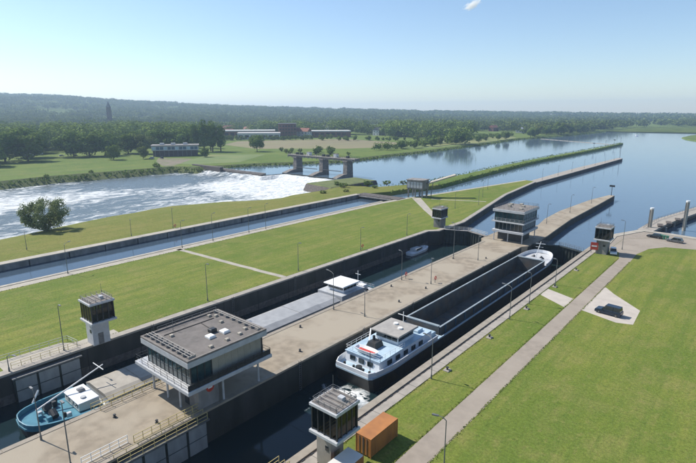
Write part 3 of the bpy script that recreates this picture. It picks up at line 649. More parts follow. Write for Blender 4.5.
for x, s_ in ((-15, 2.6), (10.5, 2.4)):
    hs = MB().box(x - s_ / 2, x + s_ / 2, -1.2, 1.4, 9.902, 12.0).build('winch_house', 'white_paint', t); MB().bbox(x - s_ / 2 - .2, x + s_ / 2 + .2, -1.4, 1.6, 12.0, 12.3, .05).build('roof', 'roof_felt', hs)
for x in (-27, -23, -1, 3, 21): MB().box(x - .8, x + .8, -1, 1, 9.902, 11.4).build('winch', 'steel_dark', t)
for a, c in ((-24.6, -3.4), (1.4, 18.6)): MB().box(a - 2.4, c + 2.4, -15.6, -14.6, -6, -2.1).build('sluice_gate', 'gate_steel', t); MB().cyl((a, -4.2, 1.2), (c, -4.2, 1.2), .25, n=8).build('pipe', 'steel_dark', t)
MB().box(-100, -29.3, -33, -30.2, -7, -2.0).build('fixed_sill', 'stone_dark', t)
MB().box(-100, -29.3, -30.2, -28.6, -7, -1.3).build('sill_coping', 'concrete_grey', t)
MB().box(-108, -72, -36, -33.02, -7, .3).build('left_abutment', 'stone_dark', t)
t2 = thing('abutment', 'rough stone abutment of the weir at the grassy embankment', 'wall', (-203, 214, 0))
MB().loft([[(-6, -8, -7), (22, -14, -7), (24, 30, -7), (1, 34, -7)], [(-4, -6, -1.0), (21, -12, -.6), (22, 28, -.3), (2, 32, -.6)]]).build('stone_wall', 'stone_dark', t2)
MB().loft([[(-4, -5.6, -.99), (20.6, -11.6, -.59), (21.6, 27.6, -.29), (2.2, 31.6, -.59)], [(-3.6, -5.2, -.6), (20, -11, -.3), (21, 27, -.1), (2.6, 31, -.3)]]).build('coping', 'soil_bank', t2)

# ------------------------------------------------------------------ vessels
def outline(L_, hw, stern=.78, bow=9., n=7, ys=6.):
    """plan of a hull, bow at +y, counter-clockwise from the stern"""
    rt = [(hw * stern * .86, 0), (hw * stern, .5)]
    for i in range(1, 5): f = i / 4; rt.append((hw * (stern + (1 - stern) * math.sin(f * math.pi / 2)), .5 + ys * f))
    for i in range(n + 1):
        f = i / n; rt.append((hw * max(.0, math.cos(f * math.pi / 2)) ** .62, L_ - bow + bow * math.sin(f * math.pi / 2)))
    rt[-1] = (.12, L_)
    return rt + [(-x, y) for x, y in rt[::-1]]
def hull(t, L_, hw, zk, zd, sheer, m, name='hull', stern=.78, bow=9., m2=None, belt='ship_white'):
    o_ = outline(L_, hw, stern, bow); zz = lambda y: zd + sheer * max(0, (y - (L_ - 1.6 * bow)) / (1.6 * bow)) ** 2
    sc = lambda k, dy: [(x * k, (y - L_ / 2) * dy + L_ / 2) for x, y in o_]
    a = sc(.93, .97); b_ = sc(.99, .99)
    h = MB().loft([[(x, y, zk) for x, y in a], [(x, y, zk + 1.5) for x, y in b_], [(x, y, zz(y)) for x, y in o_]], caps=False).build(name, m, t)
    w_ = MB().loft([[(x * 1.012, (y - L_ / 2) * 1.002 + L_ / 2, zz(y) - .28) for x, y in o_], [(x * 1.012, (y - L_ / 2) * 1.002 + L_ / 2, zz(y) + .02) for x, y in o_], [(x * .975, (y - L_ / 2) * .997 + L_ / 2, zz(y) + .02) for x, y in o_]], caps=False).build('rubbing_strake', belt, h)
    return o_, zz
def deckplate(t, o_, zz, y0, y1, m, dz=-.12):
    pts = [p for p in o_ if y0 <= p[1] <= y1 and p[0] >= 0]; hwm = lambda y: np.interp(y, [p[1] for p in o_ if p[0] > 0], [p[0] for p in o_ if p[0] > 0])
    ys = sorted({y0, y1, *[p[1] for p in pts]}); vs = []; fs = []
    for i, y in enumerate(ys):
        q = hwm(y); vs += [(-q * .99, y, zz(y) + dz), (q * .99, y, zz(y) + dz)]
        if i: fs.append((2 * i - 2, 2 * i - 1, 2 * i + 1, 2 * i))
    return MB().add(vs, fs).build('deck', m, t)

# vessel in the right chamber, stern towards the camera
SX, SY, SL, HW = -48.4, 58.6, 90.5, 4.75
t = thing('cargo_vessel', 'pale blue and white cargo vessel with empty open hold in the right chamber', 'ship', (SX, SY, WL))
o_, zz = hull(t, SL, HW, -1.5, 2.7, 1.0, 'hull_dark', stern=.84, bow=10, belt='ship_blue')
deckplate(t, o_, zz, .3, 22, 'ship_blue'); deckplate(t, o_, zz, 80.5, SL - .4, 'light_grey_paint')
for s_ in (-1, 1): MB().box(*sorted((s_ * 4.05, s_ * 4.68)), 22, 80.5, 2.4, 2.58).build('side_deck', 'hold_grey', t)
# bulwark round the stern and bow
for y0, y1, m_, hgt in ((0, 20, 'ship_white', 1.0), (80, SL, 'ship_white', 1.05)):
    r_ = [p for p in o_ if p[0] > 0 and y0 <= p[1] <= y1]; hwm = lambda y: np.interp(y, [p[1] for p in o_ if p[0] > 0], [p[0] for p in o_ if p[0] > 0])
    ys = np.linspace(y0, y1, 16) if y0 == 0 else SL - 10.5 * (1 - np.sin(np.linspace(0, 1, 18) * math.pi / 2))
    pr = [(hwm(y), y) for y in ys]
    line = ([(-x, y) for x, y in pr[::-1]] + pr) if y0 == 0 else (pr + [(-x, y) for x, y in pr[::-1]])
    MB().loft([[(x * 1.004, y + (-.03 if y < 40 else .03), zz(y) - .1) for x, y in line], [(x * 1.012, y + (-.04 if y < 40 else .04), zz(y) + hgt * .8) for x, y in line], [(x * .985, y + (.1 if y < 40 else -.1), zz(y) + hgt * .8 + .05) for x, y in line], [(x * .97, y + (.16 if y < 40 else -.16), zz(y) - .1) for x, y in line]], caps=False, closed=False).build('bulwark', m_, t)
# accommodation
ac = MB().loft([[(-3.7, 2.6, 2.55), (3.7, 2.6, 2.55), (4.0, 19, 2.55), (-4.0, 19, 2.55)], [(-3.6, 2.9, 4.35), (3.6, 2.9, 4.35), (3.9, 19, 4.35), (-3.9, 19, 4.35)]]).build('accommodation', 'ship_white', t)
MB().box(-3.8, 3.8, 2.7, 19.2, 4.352, 4.5).build('roof_deck', 'ship_blue', ac)
for k in range(5): MB().box(3.7 + .05 * k, 3.86 + .04 * k, 5 + 2.4 * k, 6.2 + 2.4 * k, 3.1, 3.9).build('porthole', 'glass_dark', ac)
for k in range(3): MB().box(-2.6 + 1.9 * k, -1.5 + 1.9 * k, 2.62, 2.78, 3.1, 3.9).build('porthole', 'glass_dark', ac)
MB().rail([(-3.7, 10, 4.5), (-3.7, 2.9, 4.5), (3.7, 2.9, 4.5), (3.8, 10, 4.5)], .95, 1.4, .03, 1).build('railing', 'white_paint', ac)
wh = MB().loft([[(-2.5, 9.9, 4.5), (2.5, 9.9, 4.5), (2.5, 15, 4.5), (-2.5, 15, 4.5)], [(-2.4, 10, 6.0), (2.4, 10, 6.0), (2.4, 14.9, 6.0), (-2.4, 14.9, 6.0)]]).build('wheelhouse', 'ship_white', t)
for k in range(4):
    MB().box(-2.3 + 1.17 * k, -1.25 + 1.17 * k, 9.86, 9.96, 5.1, 6.05).build('window', 'glass_dark', wh); MB().box(2.44, 2.53, 10.1 + 1.2 * k, 11.15 + 1.2 * k, 5.1, 6.05).build('window', 'glass_dark', wh)
wr = MB().bbox(-3.1, 3.1, 9.2, 15.6, 6.2, 6.5, .08).build('wheelhouse_roof', 'wheelhouse_roof', t); MB().box(-2.4, 2.4, 10, 14.9, 6.0, 6.198).build('roof_lining', 'ship_white', wr)
for x, y in ((1.2, 12.4), (-.6, 13.6)): MB().cyl((x, y, 6.5), (x, y, 6.75), .45, n=12).build('roof_dome', 'white_paint', wr)
ml = MB().cyl((0, 15.2, 6.5), (0, 15.2, 8.6), .07, n=6); ml.bar((-1.2, 15.2, 7.9), (1.2, 15.2, 7.9), .12, .1); ml.build('radar_mast', 'white_paint', wr)
# dark crane and funnel box, dinghy, stern gear
cr = MB().loft([[(-1.7, 5.8, 4.5), (.5, 5.8, 4.5), (.5, 8.3, 4.5), (-1.7, 8.3, 4.5)], [(-1.4, 6.2, 5.5), (.2, 6.2, 5.5), (.2, 8.1, 5.5), (-1.4, 8.1, 5.5)]]).build('engine_casing', 'hull_dark', t)
MB().cyl((-1.0, 7.4, 5.5), (-1.0, 7.4, 6.3), .25, n=8).build('funnel', 'steel_dark', cr); MB().bar((-1.8, 7, 5.2), (-3.4, 9.6, 6.2), .22, .22).build('crane_jib', 'white_paint', cr)
dg = outline(4.6, .95, .8, 2.2, 5, 1.2); dk = MB().loft([[(x * .55, y * .9 + .2, 4.75) for x, y in dg], [(x, y, 5.4) for x, y in dg], [(x * .86, y * .95 + .1, 5.4) for x, y in dg], [(x * .5, y * .85 + .3, 5.0) for x, y in dg]])
# dinghy lying across the stern
v2 = []
for x, y, z in dk.v: v2.append((y - 2.2, 3.9 - x, z))
dk.v = v2; dko = tag(dk.build('dinghy', 'ship_white'), 'small white dinghy lying across the stern roof of the pale blue vessel', 'boat'); dko.location = (SX, SY, WL)
dk.f
MB().box(-1.6, 1.8, 3.5, 4.3, 5.0, 5.06).build('thwart', 'red_paint', dko)
for x in (-2.6, -.6, 1.4, 2.8): MB().cyl((x, 1.2, 2.6), (x, 1.2, 3.2), .22, n=8).build('bollard', 'black_rubber', t)
MB().cyl((.2, 1.6, 2.6), (.2, 1.6, 3.1), .6, n=10).build('winch', 'steel_dark', t); MB().cyl((3.2, .8, 2.6), (3.2, .8, 7.0), .05, n=6).build('flagstaff', 'steel_dark', t)
MB().bbox(-3.4, 3.4, 19.4, 21.6, 2.6, 3.4, .08).build('cable_locker', 'ship_blue', t)
for x in (-2.2, 1.2): MB().bbox(x, x + 1.3, 16.4, 18.2, 4.5, 5.0, .08).build('deck_box', 'ship_blue', t)
# hold
ho = MB().box(-3.95, 3.95, 22.4, 80.0, .06, .16).build('hold_floor', 'hold_grey', t)
for s_ in (-1, 1):
    c_ = MB().box(*sorted((s_ * 3.75, s_ * 4.03)), 22.4, 80.2, .16, 4.15).build('hold_side', 'hold_grey', t)
    MB().box(*sorted((s_ * 3.72, s_ * 4.08)), 22.2, 80.4, 4.152, 4.28).build('coaming', 'coaming', c_)
    for k in range(14): MB().box(*sorted((s_ * 4.032, s_ * 4.2)), 24 + 4.1 * k, 24.2 + 4.1 * k, 2.6, 4.15).build('coaming_bracket', 'hull_blue', c_)
for y in (22.2, 80.0):
    c_ = MB().box(-3.74, 3.74, y, y + .4, .16, 4.15).build('bulkhead', 'hold_grey', t); MB().box(-3.6, 3.6, y - .05, y + .6, 4.152, 4.33).build('coaming', 'coaming', c_)
for k in range(6): MB().box(3.55, 3.745, 27 + 9 * k, 27.4 + 9 * k, .16, 4.1).build('hold_ladder', 'steel_dark', t)
# bow gear
MB().bbox(-2.2, 2.2, 81.3, 83.6, 2.7, 3.9, .1).build('forepeak_house', 'light_grey_paint', t)
for s_ in (-1, 1): MB().cyl((s_ * 1.6, 86, 2.9), (s_ * .8, 86, 3.5), .5, n=10).build('anchor_winch', 'steel_dark', t)
ml = MB().cyl((-.3, 84.4, 2.7), (.7, 85.8, 8.2), .13, .08, 8); ml.bar((-.6, 85.4, 7.6), (2.0, 85.9, 7.6), .12, .12); ml.bar((-.6, 85.4, 6.6), (1.5, 85.7, 6.6), .08, .08); ml.build('bow_mast', 'white_paint', t)

# barge in the left chamber, bow towards the camera: local +y is its bow
t = thing('cargo_barge', 'loaded barge with turquoise bow and covered hatches in the left chamber', 'ship', (-76.3, 97.5, WL), 180)
BL = 79.5; o_, zz = hull(t, BL, 4.5, -2.2, 1.1, .55, 'hull_dark', bow=8.5, stern=.82, belt='turquoise')
deckplate(t, o_, zz, .3, 14, 'light_grey_paint'); deckplate(t, o_, zz, 69, BL - .4, 'turquoise'); deckplate(t, o_, zz, 14, 69, 'light_grey_paint', -.14)
hwm = lambda y: np.interp(y, [p[1] for p in o_ if p[0] > 0], [p[0] for p in o_ if p[0] > 0])
ys = BL - 9.0 * (1 - np.sin(np.linspace(0, 1, 18) * math.pi / 2)); pr = [(hwm(y), y) for y in ys]; line = pr + [(-x, y) for x, y in pr[::-1]]
MB().loft([[(x, y, zz(y) - .1) for x, y in line], [(x * 1.02, y, zz(y) + .62) for x, y in line], [(x * .95, y - .12, zz(y) + .64) for x, y in line], [(x * .94, y - .14, zz(y) - .1) for x, y in line]], caps=False, closed=False).build('bulwark', 'turquoise', t)
for k in range(9):
    y = 14.2 + 6.05 * k; m_ = 'hatch_grey' if k < 6 else 'hatch_beige'
    hb = MB().box(-3.9, 3.9, y, y + 5.98, 1.1, 1.9).build('hatch_coaming', 'light_grey_paint', t)
    h = .5 + .1 * (k % 2); e = .08 * (k % 2)
    MB().loft([[(-4.05, y - e, 1.9), (4.05, y - e, 1.9), (4.05, y - e, 2.0), (2.6, y - e, 2.0 + h), (-2.6, y - e, 2.0 + h), (-4.05, y - e, 2.0)], [(-4.05, y + 5.98 + e, 1.9), (4.05, y + 5.98 + e, 1.9), (4.05, y + 5.98 + e, 2.0), (2.6, y + 5.98 + e, 2.0 + h), (-2.6, y + 5.98 + e, 2.0 + h), (-4.05, y + 5.98 + e, 2.0)]]).build('hatch_cover', m_, t)
dh = MB().loft([[(-3.0, 69.4, 1.2), (3.0, 69.4, 1.2), (2.6, 72.4, 1.3), (-2.6, 72.4, 1.3)], [(-2.9, 69.5, 2.5), (2.9, 69.5, 2.5), (2.5, 72.3, 2.5), (-2.5, 72.3, 2.5)]]).build('bow_house', 'cream_paint', t)
MB().bbox(-2.8, 2.8, 69.4, 72.5, 2.502, 2.62, .04).build('roof', 'ship_white', dh)
for k in range(3): MB().box(-2.1 + 1.5 * k, -1.1 + 1.5 * k, 72.32, 72.44, 1.7, 2.3).build('window', 'glass_dark', dh)
MB().cyl((-1.4, 71.2, 2.62), (-1.4, 71.2, 2.85), .4, n=10).build('hatch_ring', 'light_grey_paint', dh)
MB().bbox(.4, 1.5, 70.1, 71.0, 2.62, 2.95, .05).build('skylight', 'steel_galv', dh)
for s_ in (-1, 1): MB().cyl((s_ * 1.8, 75.4, 1.6), (s_ * .7, 75.4, 2.2), .55, n=10).build('anchor_winch', 'steel_dark', t); MB().cyl((s_ * 2.6, 74.4, 1.4), (s_ * 2.6, 74.4, 2.2), .2, n=8).build('bollard', 'black_rubber', t)
for k, (x, y) in enumerate(((-.5, 77), (.6, 76.6), (1.9, 74.2), (-1.9, 76.2), (-2.9, 73.9), (2.9, 73.8))): MB().bbox(x - .3, x + .3, y - .3, y + .3, 1.3, 2.1, .05).build('deck_box', ['turquoise', 'light_grey_paint', 'steel_dark'][k % 3], t)
bm = MB().cyl((1.6, 76.8, 1.9), (1.5, 66.6, 5.3), .14, .09, 8); bm.build('folded_mast', 'white_paint', t)
MB().bar((.1, 67.2, 5.1), (3.2, 67.4, 5.3), .1, .1).build('mast_yard', 'white_paint', t)
MB().cyl((4.1, 76.4, 1.9), (4.7, 75.2, 3.4), .14, n=6).build('davit', 'white_paint', t)
# stern of the barge
ac = MB().loft([[(-4.0, 4.6, 1.1), (4.0, 4.6, 1.1), (4.0, 13.6, 1.1), (-4.0, 13.6, 1.1)], [(-3.9, 4.8, 2.7), (3.9, 4.8, 2.7), (3.9, 13.5, 2.7), (-3.9, 13.5, 2.7)]]).build('accommodation', 'light_grey_paint', t)
wh = MB().loft([[(-2.6, 6.4, 2.7), (2.6, 6.4, 2.7), (2.6, 11.4, 2.7), (-2.6, 11.4, 2.7)], [(-2.5, 6.5, 4.2), (2.5, 6.5, 4.2), (2.5, 11.3, 4.2), (-2.5, 11.3, 4.2)]]).build('wheelhouse', 'ship_white', t)
for k in range(4): MB().box(-2.3 + 1.17 * k, -1.25 + 1.17 * k, 11.3, 11.45, 3.3, 4.15).build('window', 'glass_dark', wh); MB().box(*sorted((-2.5, -2.62)), 6.7 + 1.2 * k, 7.7 + 1.2 * k, 3.3, 4.15).build('window', 'glass_dark', wh)
MB().bbox(-3.2, 3.2, 5.8, 12.2, 4.2, 4.5, .08).build('wheelhouse_roof', 'white_paint', t)
for x, y, h_, m_ in ((2.2, 3.4, 1.6, 'ship_white'), (-1.8, 3.0, 1.4, 'ship_white'), (0.2, 1.8, 1.2, 'light_grey_paint'), (-3, 4.2, .8, 'steel_dark')): MB().bbox(x - .9, x + .9, y - .8, y + .8, 1.15, 1.15 + h_, .1).build('deck_box', m_, t)
ml = MB().cyl((-1.2, 4.2, 2.7), (-1.2, 4.2, 6.3), .07, n=6); ml.bar((-2, 4.2, 5.4), (-.4, 4.2, 5.4), .1, .1); ml.build('stern_mast', 'white_paint', t)
MB().rail([(-3.7, .8, 1.2), (3.7, .8, 1.2)], 1, 1.3, .03, 1).build('railing', 'white_paint', t)

def motor_boat(label, loc, rz, L_, group=None, cab='ship_white'):
    t = thing('motor_boat', label, 'boat', loc, rz, group); hw = L_ * .17
    o2 = outline(L_, hw, .85, L_ * .5, 7, L_ * .15); zf = lambda y: .85 + .5 * (y / L_) ** 2
    MB().loft([[(x * .6, y * .92 + .1, -.5) for x, y in o2], [(x * .92, y * .98, .15) for x, y in o2], [(x, y, zf(y)) for x, y in o2]]).build('hull', 'ship_white', t)
    cb = MB().loft([[(-hw * .7, L_ * .2, .9), (hw * .7, L_ * .2, .9), (hw * .6, L_ * .68, 1.0), (-hw * .6, L_ * .68, 1.0)], [(-hw * .62, L_ * .22, 1.9), (hw * .62, L_ * .22, 1.9), (hw * .5, L_ * .56, 1.9), (-hw * .5, L_ * .56, 1.9)]]).build('cabin', cab, t)
    for s_ in (-1, 1): MB().bar((s_ * hw * .67, L_ * .26, 1.5), (s_ * hw * .58, L_ * .56, 1.5), .06, .5).build('window', 'glass_dark', cb)
    MB().bar((-hw * .45, L_ * .625, 1.5), (hw * .45, L_ * .625, 1.5), .3, .5).build('windscreen', 'glass_dark', cb)
    MB().rail([(-hw * .8, L_ * .72, zf(L_ * .72)), (0, L_ * .97, zf(L_)), (hw * .8, L_ * .72, zf(L_ * .72))], .6, 1, .025, 0).build('pulpit_rail', 'steel_galv', t)
    return t
motor_boat('small white motor boat moored at the dark wall of the left chamber', (-84.4, 131, WL), 0, 10.5, cab='light_grey_paint')
motor_boat('tiny white yacht sailing far out on the upstream river', (-193, 1050, WU), 20, 13)
motor_boat('tiny white boat right of the far yacht near the horizon', (-150, 1560, WU), 60, 14)

# ------------------------------------------------------------------ vehicles, containers, street furniture
def car(label, loc, rz, L_, W, H, m, boxy=.0, name='car', cat='car'):
    t = thing(name, label, cat, loc, rz); hl = L_ / 2
    hood = .52 * H; z0 = .22
    prof = [(-hl, z0 + .1), (-hl, hood * 1.0), (-hl + .25, hood * 1.06), (hl - 1.25, hood), (hl - .15, hood * .86), (hl, hood * .6), (hl, z0 + .08), (hl - .2, z0), (-hl + .2, z0)]
    def ring(x, k): return [(x, y, z0 + (z - z0) * k) for y, z in prof]
    MB().loft([ring(-W / 2, .93), ring(-W / 2 + .08, 1), ring(W / 2 - .08, 1), ring(W / 2, .93)]).build('body', m, t)
    b0, b1, f0, f1 = -hl + .12, -hl + .12 + .55 * (1 - boxy), hl - 1.25, hl - 1.25 - .75
    cb = MB().loft([[(-W * .46, b0, hood), (W * .46, b0, hood), (W * .46, f0, hood), (-W * .46, f0, hood)], [(-W * .38, b1, H - .06), (W * .38, b1, H - .06), (W * .38, f1, H - .06), (-W * .38, f1, H - .06)]]).build('window_band', 'glass_dark', t)
    MB().bbox(-W * .39, W * .39, b1 - .04, f1 + .06, H - .06, H, .03).build('roof', m, t)
    for s_ in (-1, 1):
        for y in (-hl + .8, hl - .85):
            wv = MB().cyl((s_ * (W / 2 - .2), y, .32), (s_ * (W / 2 + .02), y, .32), .32, n=14).build('wheel', 'black_rubber', t); MB().cyl((s_ * (W / 2 + .02), y, .32), (s_ * (W / 2 + .03), y, .32), .18, n=10).build('rim', 'steel_galv', wv)
        MB().box(*sorted((s_ * W * .28, s_ * W * .45)), hl - .06, hl + .01, hood * .66, hood * .82).build('headlight', 'lamp_glass', t)
        MB().box(*sorted((s_ * W * .34, s_ * W * .46)), -hl - .01, -hl + .04, hood * .7, hood * .95).build('tail_light', 'tail_red', t)
        MB().bar((s_ * W * .45, (b0 + f1) / 2, hood), (s_ * W * .385, (b0 + f1) / 2, H - .06), .08, .12).build('pillar', m, cb)
        MB().box(*sorted((s_ * W * .5, s_ * W * .6)), f0 - .25, f0 - .1, hood + .05, hood + .2).build('mirror', m, t)
    return t
car('dark navy estate van parked on the pale concrete pad in the right lawn', (-20.6, 107.0, .008), 84, 4.9, 1.95, 1.95, 'car_navy', .75, 'parked_van', 'van')
car('white car parked beside the far right operator cabin', (-31.0, 156.6, .01), -165, 4.3, 1.8, 1.6, 'car_white', .3, 'parked_car')
car('black car parked on the apron nearest the guide jetty', (-25.3, 186.0, .01), 80, 4.4, 1.8, 1.5, 'car_black', .2, 'parked_car')
car('dark grey car parked on the apron right of the green bins', (-19.4, 183.6, .01), 80, 4.5, 1.85, 1.55, 'car_grey', .3, 'parked_car')
for k, lb in enumerate(('left green wheeled bin between the two dark cars on the apron', 'middle green wheeled bin between the two dark cars on the apron', 'right green wheeled bin between the two dark cars on the apron')):
    t = thing('waste_bin', lb, 'bin', (-23.4 + .9 * k, 185.6 - .25 * k, .01), 0, 'green bins on the apron')
    MB().loft([[(-.3, -.3, .1), (.3, -.3, .1), (.3, .3, .1), (-.3, .3, .1)], [(-.38, -.38, 1.25), (.38, -.38, 1.25), (.38, .38, 1.25), (-.38, .38, 1.25)]]).build('body', 'bin_green', t)
    MB().bbox(-.41, .41, -.41, .44, 1.25, 1.38, .05).build('lid', 'bin_green', t)
    for s_ in (-1, 1): MB().cyl((s_ * .3, .34, .12), (s_ * .38, .34, .12), .12, n=10).build('wheel', 'black_rubber', t)

def container(label, loc, rz, L_, roofm):
    t = thing('shipping_container', label, 'container', loc, rz, 'orange containers by the nearest cabin'); W = 2.3; H = 2.6
    MB().box(-W / 2 + .06, W / 2 - .06, .06, L_ - .06, .12, H - .06).build('body', 'orange_paint', t)
    rf = MB().box(-W / 2 + .02, W / 2 - .02, .02, L_ - .02, H - .058, H).build('roof', roofm, t)
    for k in range(int(L_ / .28)):
        for s_ in (-1, 1): MB().box(*sorted((s_ * (W / 2 - .06), s_ * (W / 2 - .01))), .18 + .28 * k, .32 + .28 * k, .2, H - .12).build('corrugation', 'orange_paint', t)
    for x in (-W / 2, W / 2 - .1):
        for y in (0, L_ - .1): MB().box(x, x + .1, y, y + .1, 0, H + .01).build('corner_post', 'orange_paint', t)
    for x in (-.55, -.05, .05, .55): MB().cyl((x, .0, .2), (x, .0, H - .15), .03, n=6).build('lock_rod', 'steel_galv', t)
    MB().box(-1.0, -.02, .03, .058, .2, H - .15).build('door', 'orange_paint', t); MB().box(.02, 1.0, .03, .058, .2, H - .15).build('door', 'orange_paint', t)
    return t
container('orange steel container with orange roof on the grass beside the nearest cabin', (-32.1, 41.0, 0), 0, 5.6, 'orange_paint')
container('orange container with whitish roof at the bottom edge beside the cabin shaft', (-31.1, 33.2, 0), 0, 5.2, 'roof_white')

# lamp posts
def lamp_post(label, x, y, h, arm=0, red=False, z=0., ad=(-1, 0), group=None):
    t = thing('lamp_post', label, 'lamp post', (x, y, z), 0, group)
    MB().cyl((0, 0, 0), (0, 0, h), .085, .05, 8).build('pole', 'pole_grey', t); MB().cyl((0, 0, 0), (0, 0, .7), .14, .12, 8).build('base', 'pole_grey', t)
    a = Vector((ad[0], ad[1], 0)).normalized() * arm
    if arm:
        m_ = MB(); m_.cyl((0, 0, h - .02), (a.x * .35, a.y * .35, h + .28), .05, .045, 6); m_.cyl((a.x * .35, a.y * .35, h + .28), (a.x, a.y, h + .38), .045, .04, 6); m_.build('arm', 'pole_grey', t)
    p = Vector((a.x, a.y, h + (.38 if arm else .02))); q = a.normalized() if arm else Vector((1, 0, 0)); q *= .45
    hd = MB().bar(p - q * .3, p + q * 1.3, .24, .12).build('lamp_head', 'steel_galv', t)
    MB().bar(p - q * .1 + Vector((0, 0, -.085)), p + q * 1.1 + Vector((0, 0, -.085)), .17, .03).build('lens', 'lamp_glass', hd)
    if red:
        lb = MB()
        for i in range(12):
            a0, a1 = (2 * math.pi * k / 12 for k in (i, i + 1)); lb.cyl((.16 + .34 * math.cos(a0) * .0, .36 * math.cos(a0), 1.25 + .36 * math.sin(a0)), (.16, .36 * math.cos(a1), 1.25 + .36 * math.sin(a1)), .09, n=6)
        o = lb.build('life_ring', 'red_paint'); o.location = (x, y, z); tag(o, 'red life ring hung on the post, ' + label[:label.find(' lamp')].lower() + ' one', 'life ring')
    return t
lamp_post('short straight lamp post on the embankment near the big willow', -166, 48.5, 5.4, 0)
lamp_post('curved-arm lamp post on the canal path at the left edge of the lawn', -137.2 + 4.6, 47, 7.6, 1.6, ad=(-.6, 1))
lamp_post('straight lamp post on the embankment third from the willow', -158.5, 77, 5.6, 0)
lamp_post('straight lamp post on the embankment beside the canal coping, fourth from the willow', -158, 92, 7.2, 0)
for i, (x, y, h) in enumerate([(-132.3, 79.5, 8.0), (-132.3, 90.5, 8.6), (-132.3, 105, 8.2), (-132.3, 112.5, 8.6)]):
    lamp_post(['first tall lamp post on the canal path beside the lawn footpath', 'tall lamp post on the canal path with a red ring', 'third tall lamp post on the canal path towards the weir', 'last tall lamp post on the canal path towards the weir'][i], x, y, h, .8, False, ad=(0, 1))
for i, (x, y, h) in enumerate([(-89.2, 58.7, 8.2), (-89.4, 86.4, 7.2), (-89.2, 112, 6.8), (-89.2, 136.7, 7.0)]):
    lamp_post(['nearest', 'second', 'third', 'farthest'][i] + ' lamp post in the row along the lawn edge of the left chamber', x, y, h, .7, False, ad=(1, 0))
lamp_post('lamp post left of the small cabin on the left lawn', -88.2, 29.0, 8.2, .6, ad=(1, 0))
lamp_post('arm lamp post rising from the coping beside the turquoise bow', -87.2, 20.5, 2.6, 1.4, ad=(1, .4), z=.1)
lamp_post('lamp post at the lower left of the platform beside the turquoise bow', -64.8, 17.3, 6.6, .5, ad=(-1, 0))
lamp_post('tall lamp post at the bottom edge of the platform, cut by the frame', -56.6, 17.6, 8.6, 0)
for i, (x, y, h, arm) in enumerate([(-65.0, 72.7, 7.8, 1.8), (-64.8, 97.5, 7.0, .6), (-65.0, 124, 9.4, .6)]):
    lamp_post(['nearest', 'middle', 'farthest tall'][i] + ' lamp post on the left edge of the platform past the large building', x, y, h, arm, False, ad=(-1, .2))
for i, (x, y, h) in enumerate([(-57.8, 74, 5.4), (-57.8, 99.6, 6.4), (-58.0, 125, 6.9)]):
    lamp_post(['nearest', 'middle', 'farthest'][i] + ' lamp post on the right half of the platform beside the open hold', x, y, h, 0)
for i, (x, y, h, arm) in enumerate([(-35.0, 61.6, 6.6, 1.3), (-35.0, 91.5, 6.6, 1.6), (-35.0, 102, 6.6, .5), (-34.8, 118, 6.0, .5)]):
    lamp_post(['nearest', 'second', 'third', 'fourth'][i] + ' lamp post on the grass edge of the right chamber wall', x, y, h, arm, False, ad=(-1, .15))
lamp_post('curved lamp post at the bottom edge beside the road on the right lawn', -22.6, 43.4, 7.6, 1.0, ad=(-1, -.3))
for i, (x, y, h) in enumerate([(-100, 190, 7), (-104, 225, 7), (-113, 250, 7), (-96, 204, 7)]):
    lamp_post(['lamp post on the upstream lawn nearest the dark cabin', 'lamp post on the upstream lawn near its pointed end', 'lamp post beside the water path of the upstream lawn', 'lamp post on the upstream lawn near the quay wall'][i], x, y, h, .5, ad=(1, 0))
for i, (x, y) in enumerate([(-59.8, 185), (-59.6, 212), (-58.8, 240)]): lamp_post(['nearest', 'second', 'third'][i] + ' lamp post on the pier beyond the far control building', x, y, 7, .5, ad=(1, 0))
for i in range(7):
    lamp_post(ORD[i] + ' lamp post standing on the long upstream guide wall', -105.2 + .35 * i, 310 + 28 * i, 6.5, 0, z=-.25, group='lamp posts on the guide wall')
lamp_post('lamp post with floodlight at the right of the far right cabin', -30.0, 163, 8.5, .6, z=.01)

# life rings on stands
for i, (x, y, lb) in enumerate([(-64.6, 99, 'red life ring stand on the left edge of the platform'), (-57.5, 101, 'red life ring stand in the middle of the platform'), (-156.8, 92, 'red life ring stand on the embankment beside the canal'), (-89.4, 113, 'small red life ring stand at the lawn edge of the left chamber')]):
    t = thing('life_ring_stand', lb, 'life ring', (x, y, 0), 0, 'red life ring stands')
    MB().box(-.05, .05, -.05, .05, 0, 1.7).build('post', 'steel_galv', t)
    q = MB()
    for k in range(12):
        a0, a1 = 2 * math.pi * k / 12, 2 * math.pi * (k + 1) / 12; q.cyl((.12, .38 * math.cos(a0), 1.25 + .38 * math.sin(a0)), (.12, .38 * math.cos(a1), 1.25 + .38 * math.sin(a1)), .1, n=6)
    q.build('ring', 'red_paint', t)
# red signal board by the far right cabin
t = thing('signal_board', 'square red and white signal board on legs beside the far right cabin', 'sign', (-35.4, 153.2, .1), 10)
MB().box(-1.0, 1.0, -.05, .05, 1.0, 3.2).build('board', 'red_paint', t); MB().box(-.7, .7, -.058, -.05, 1.9, 2.3).build('bar', 'white_paint', t)
for x in (-.7, .7): MB().box(x - .06, x + .06, .05, .15, 0, 3.0).build('leg', 'steel_galv', t)
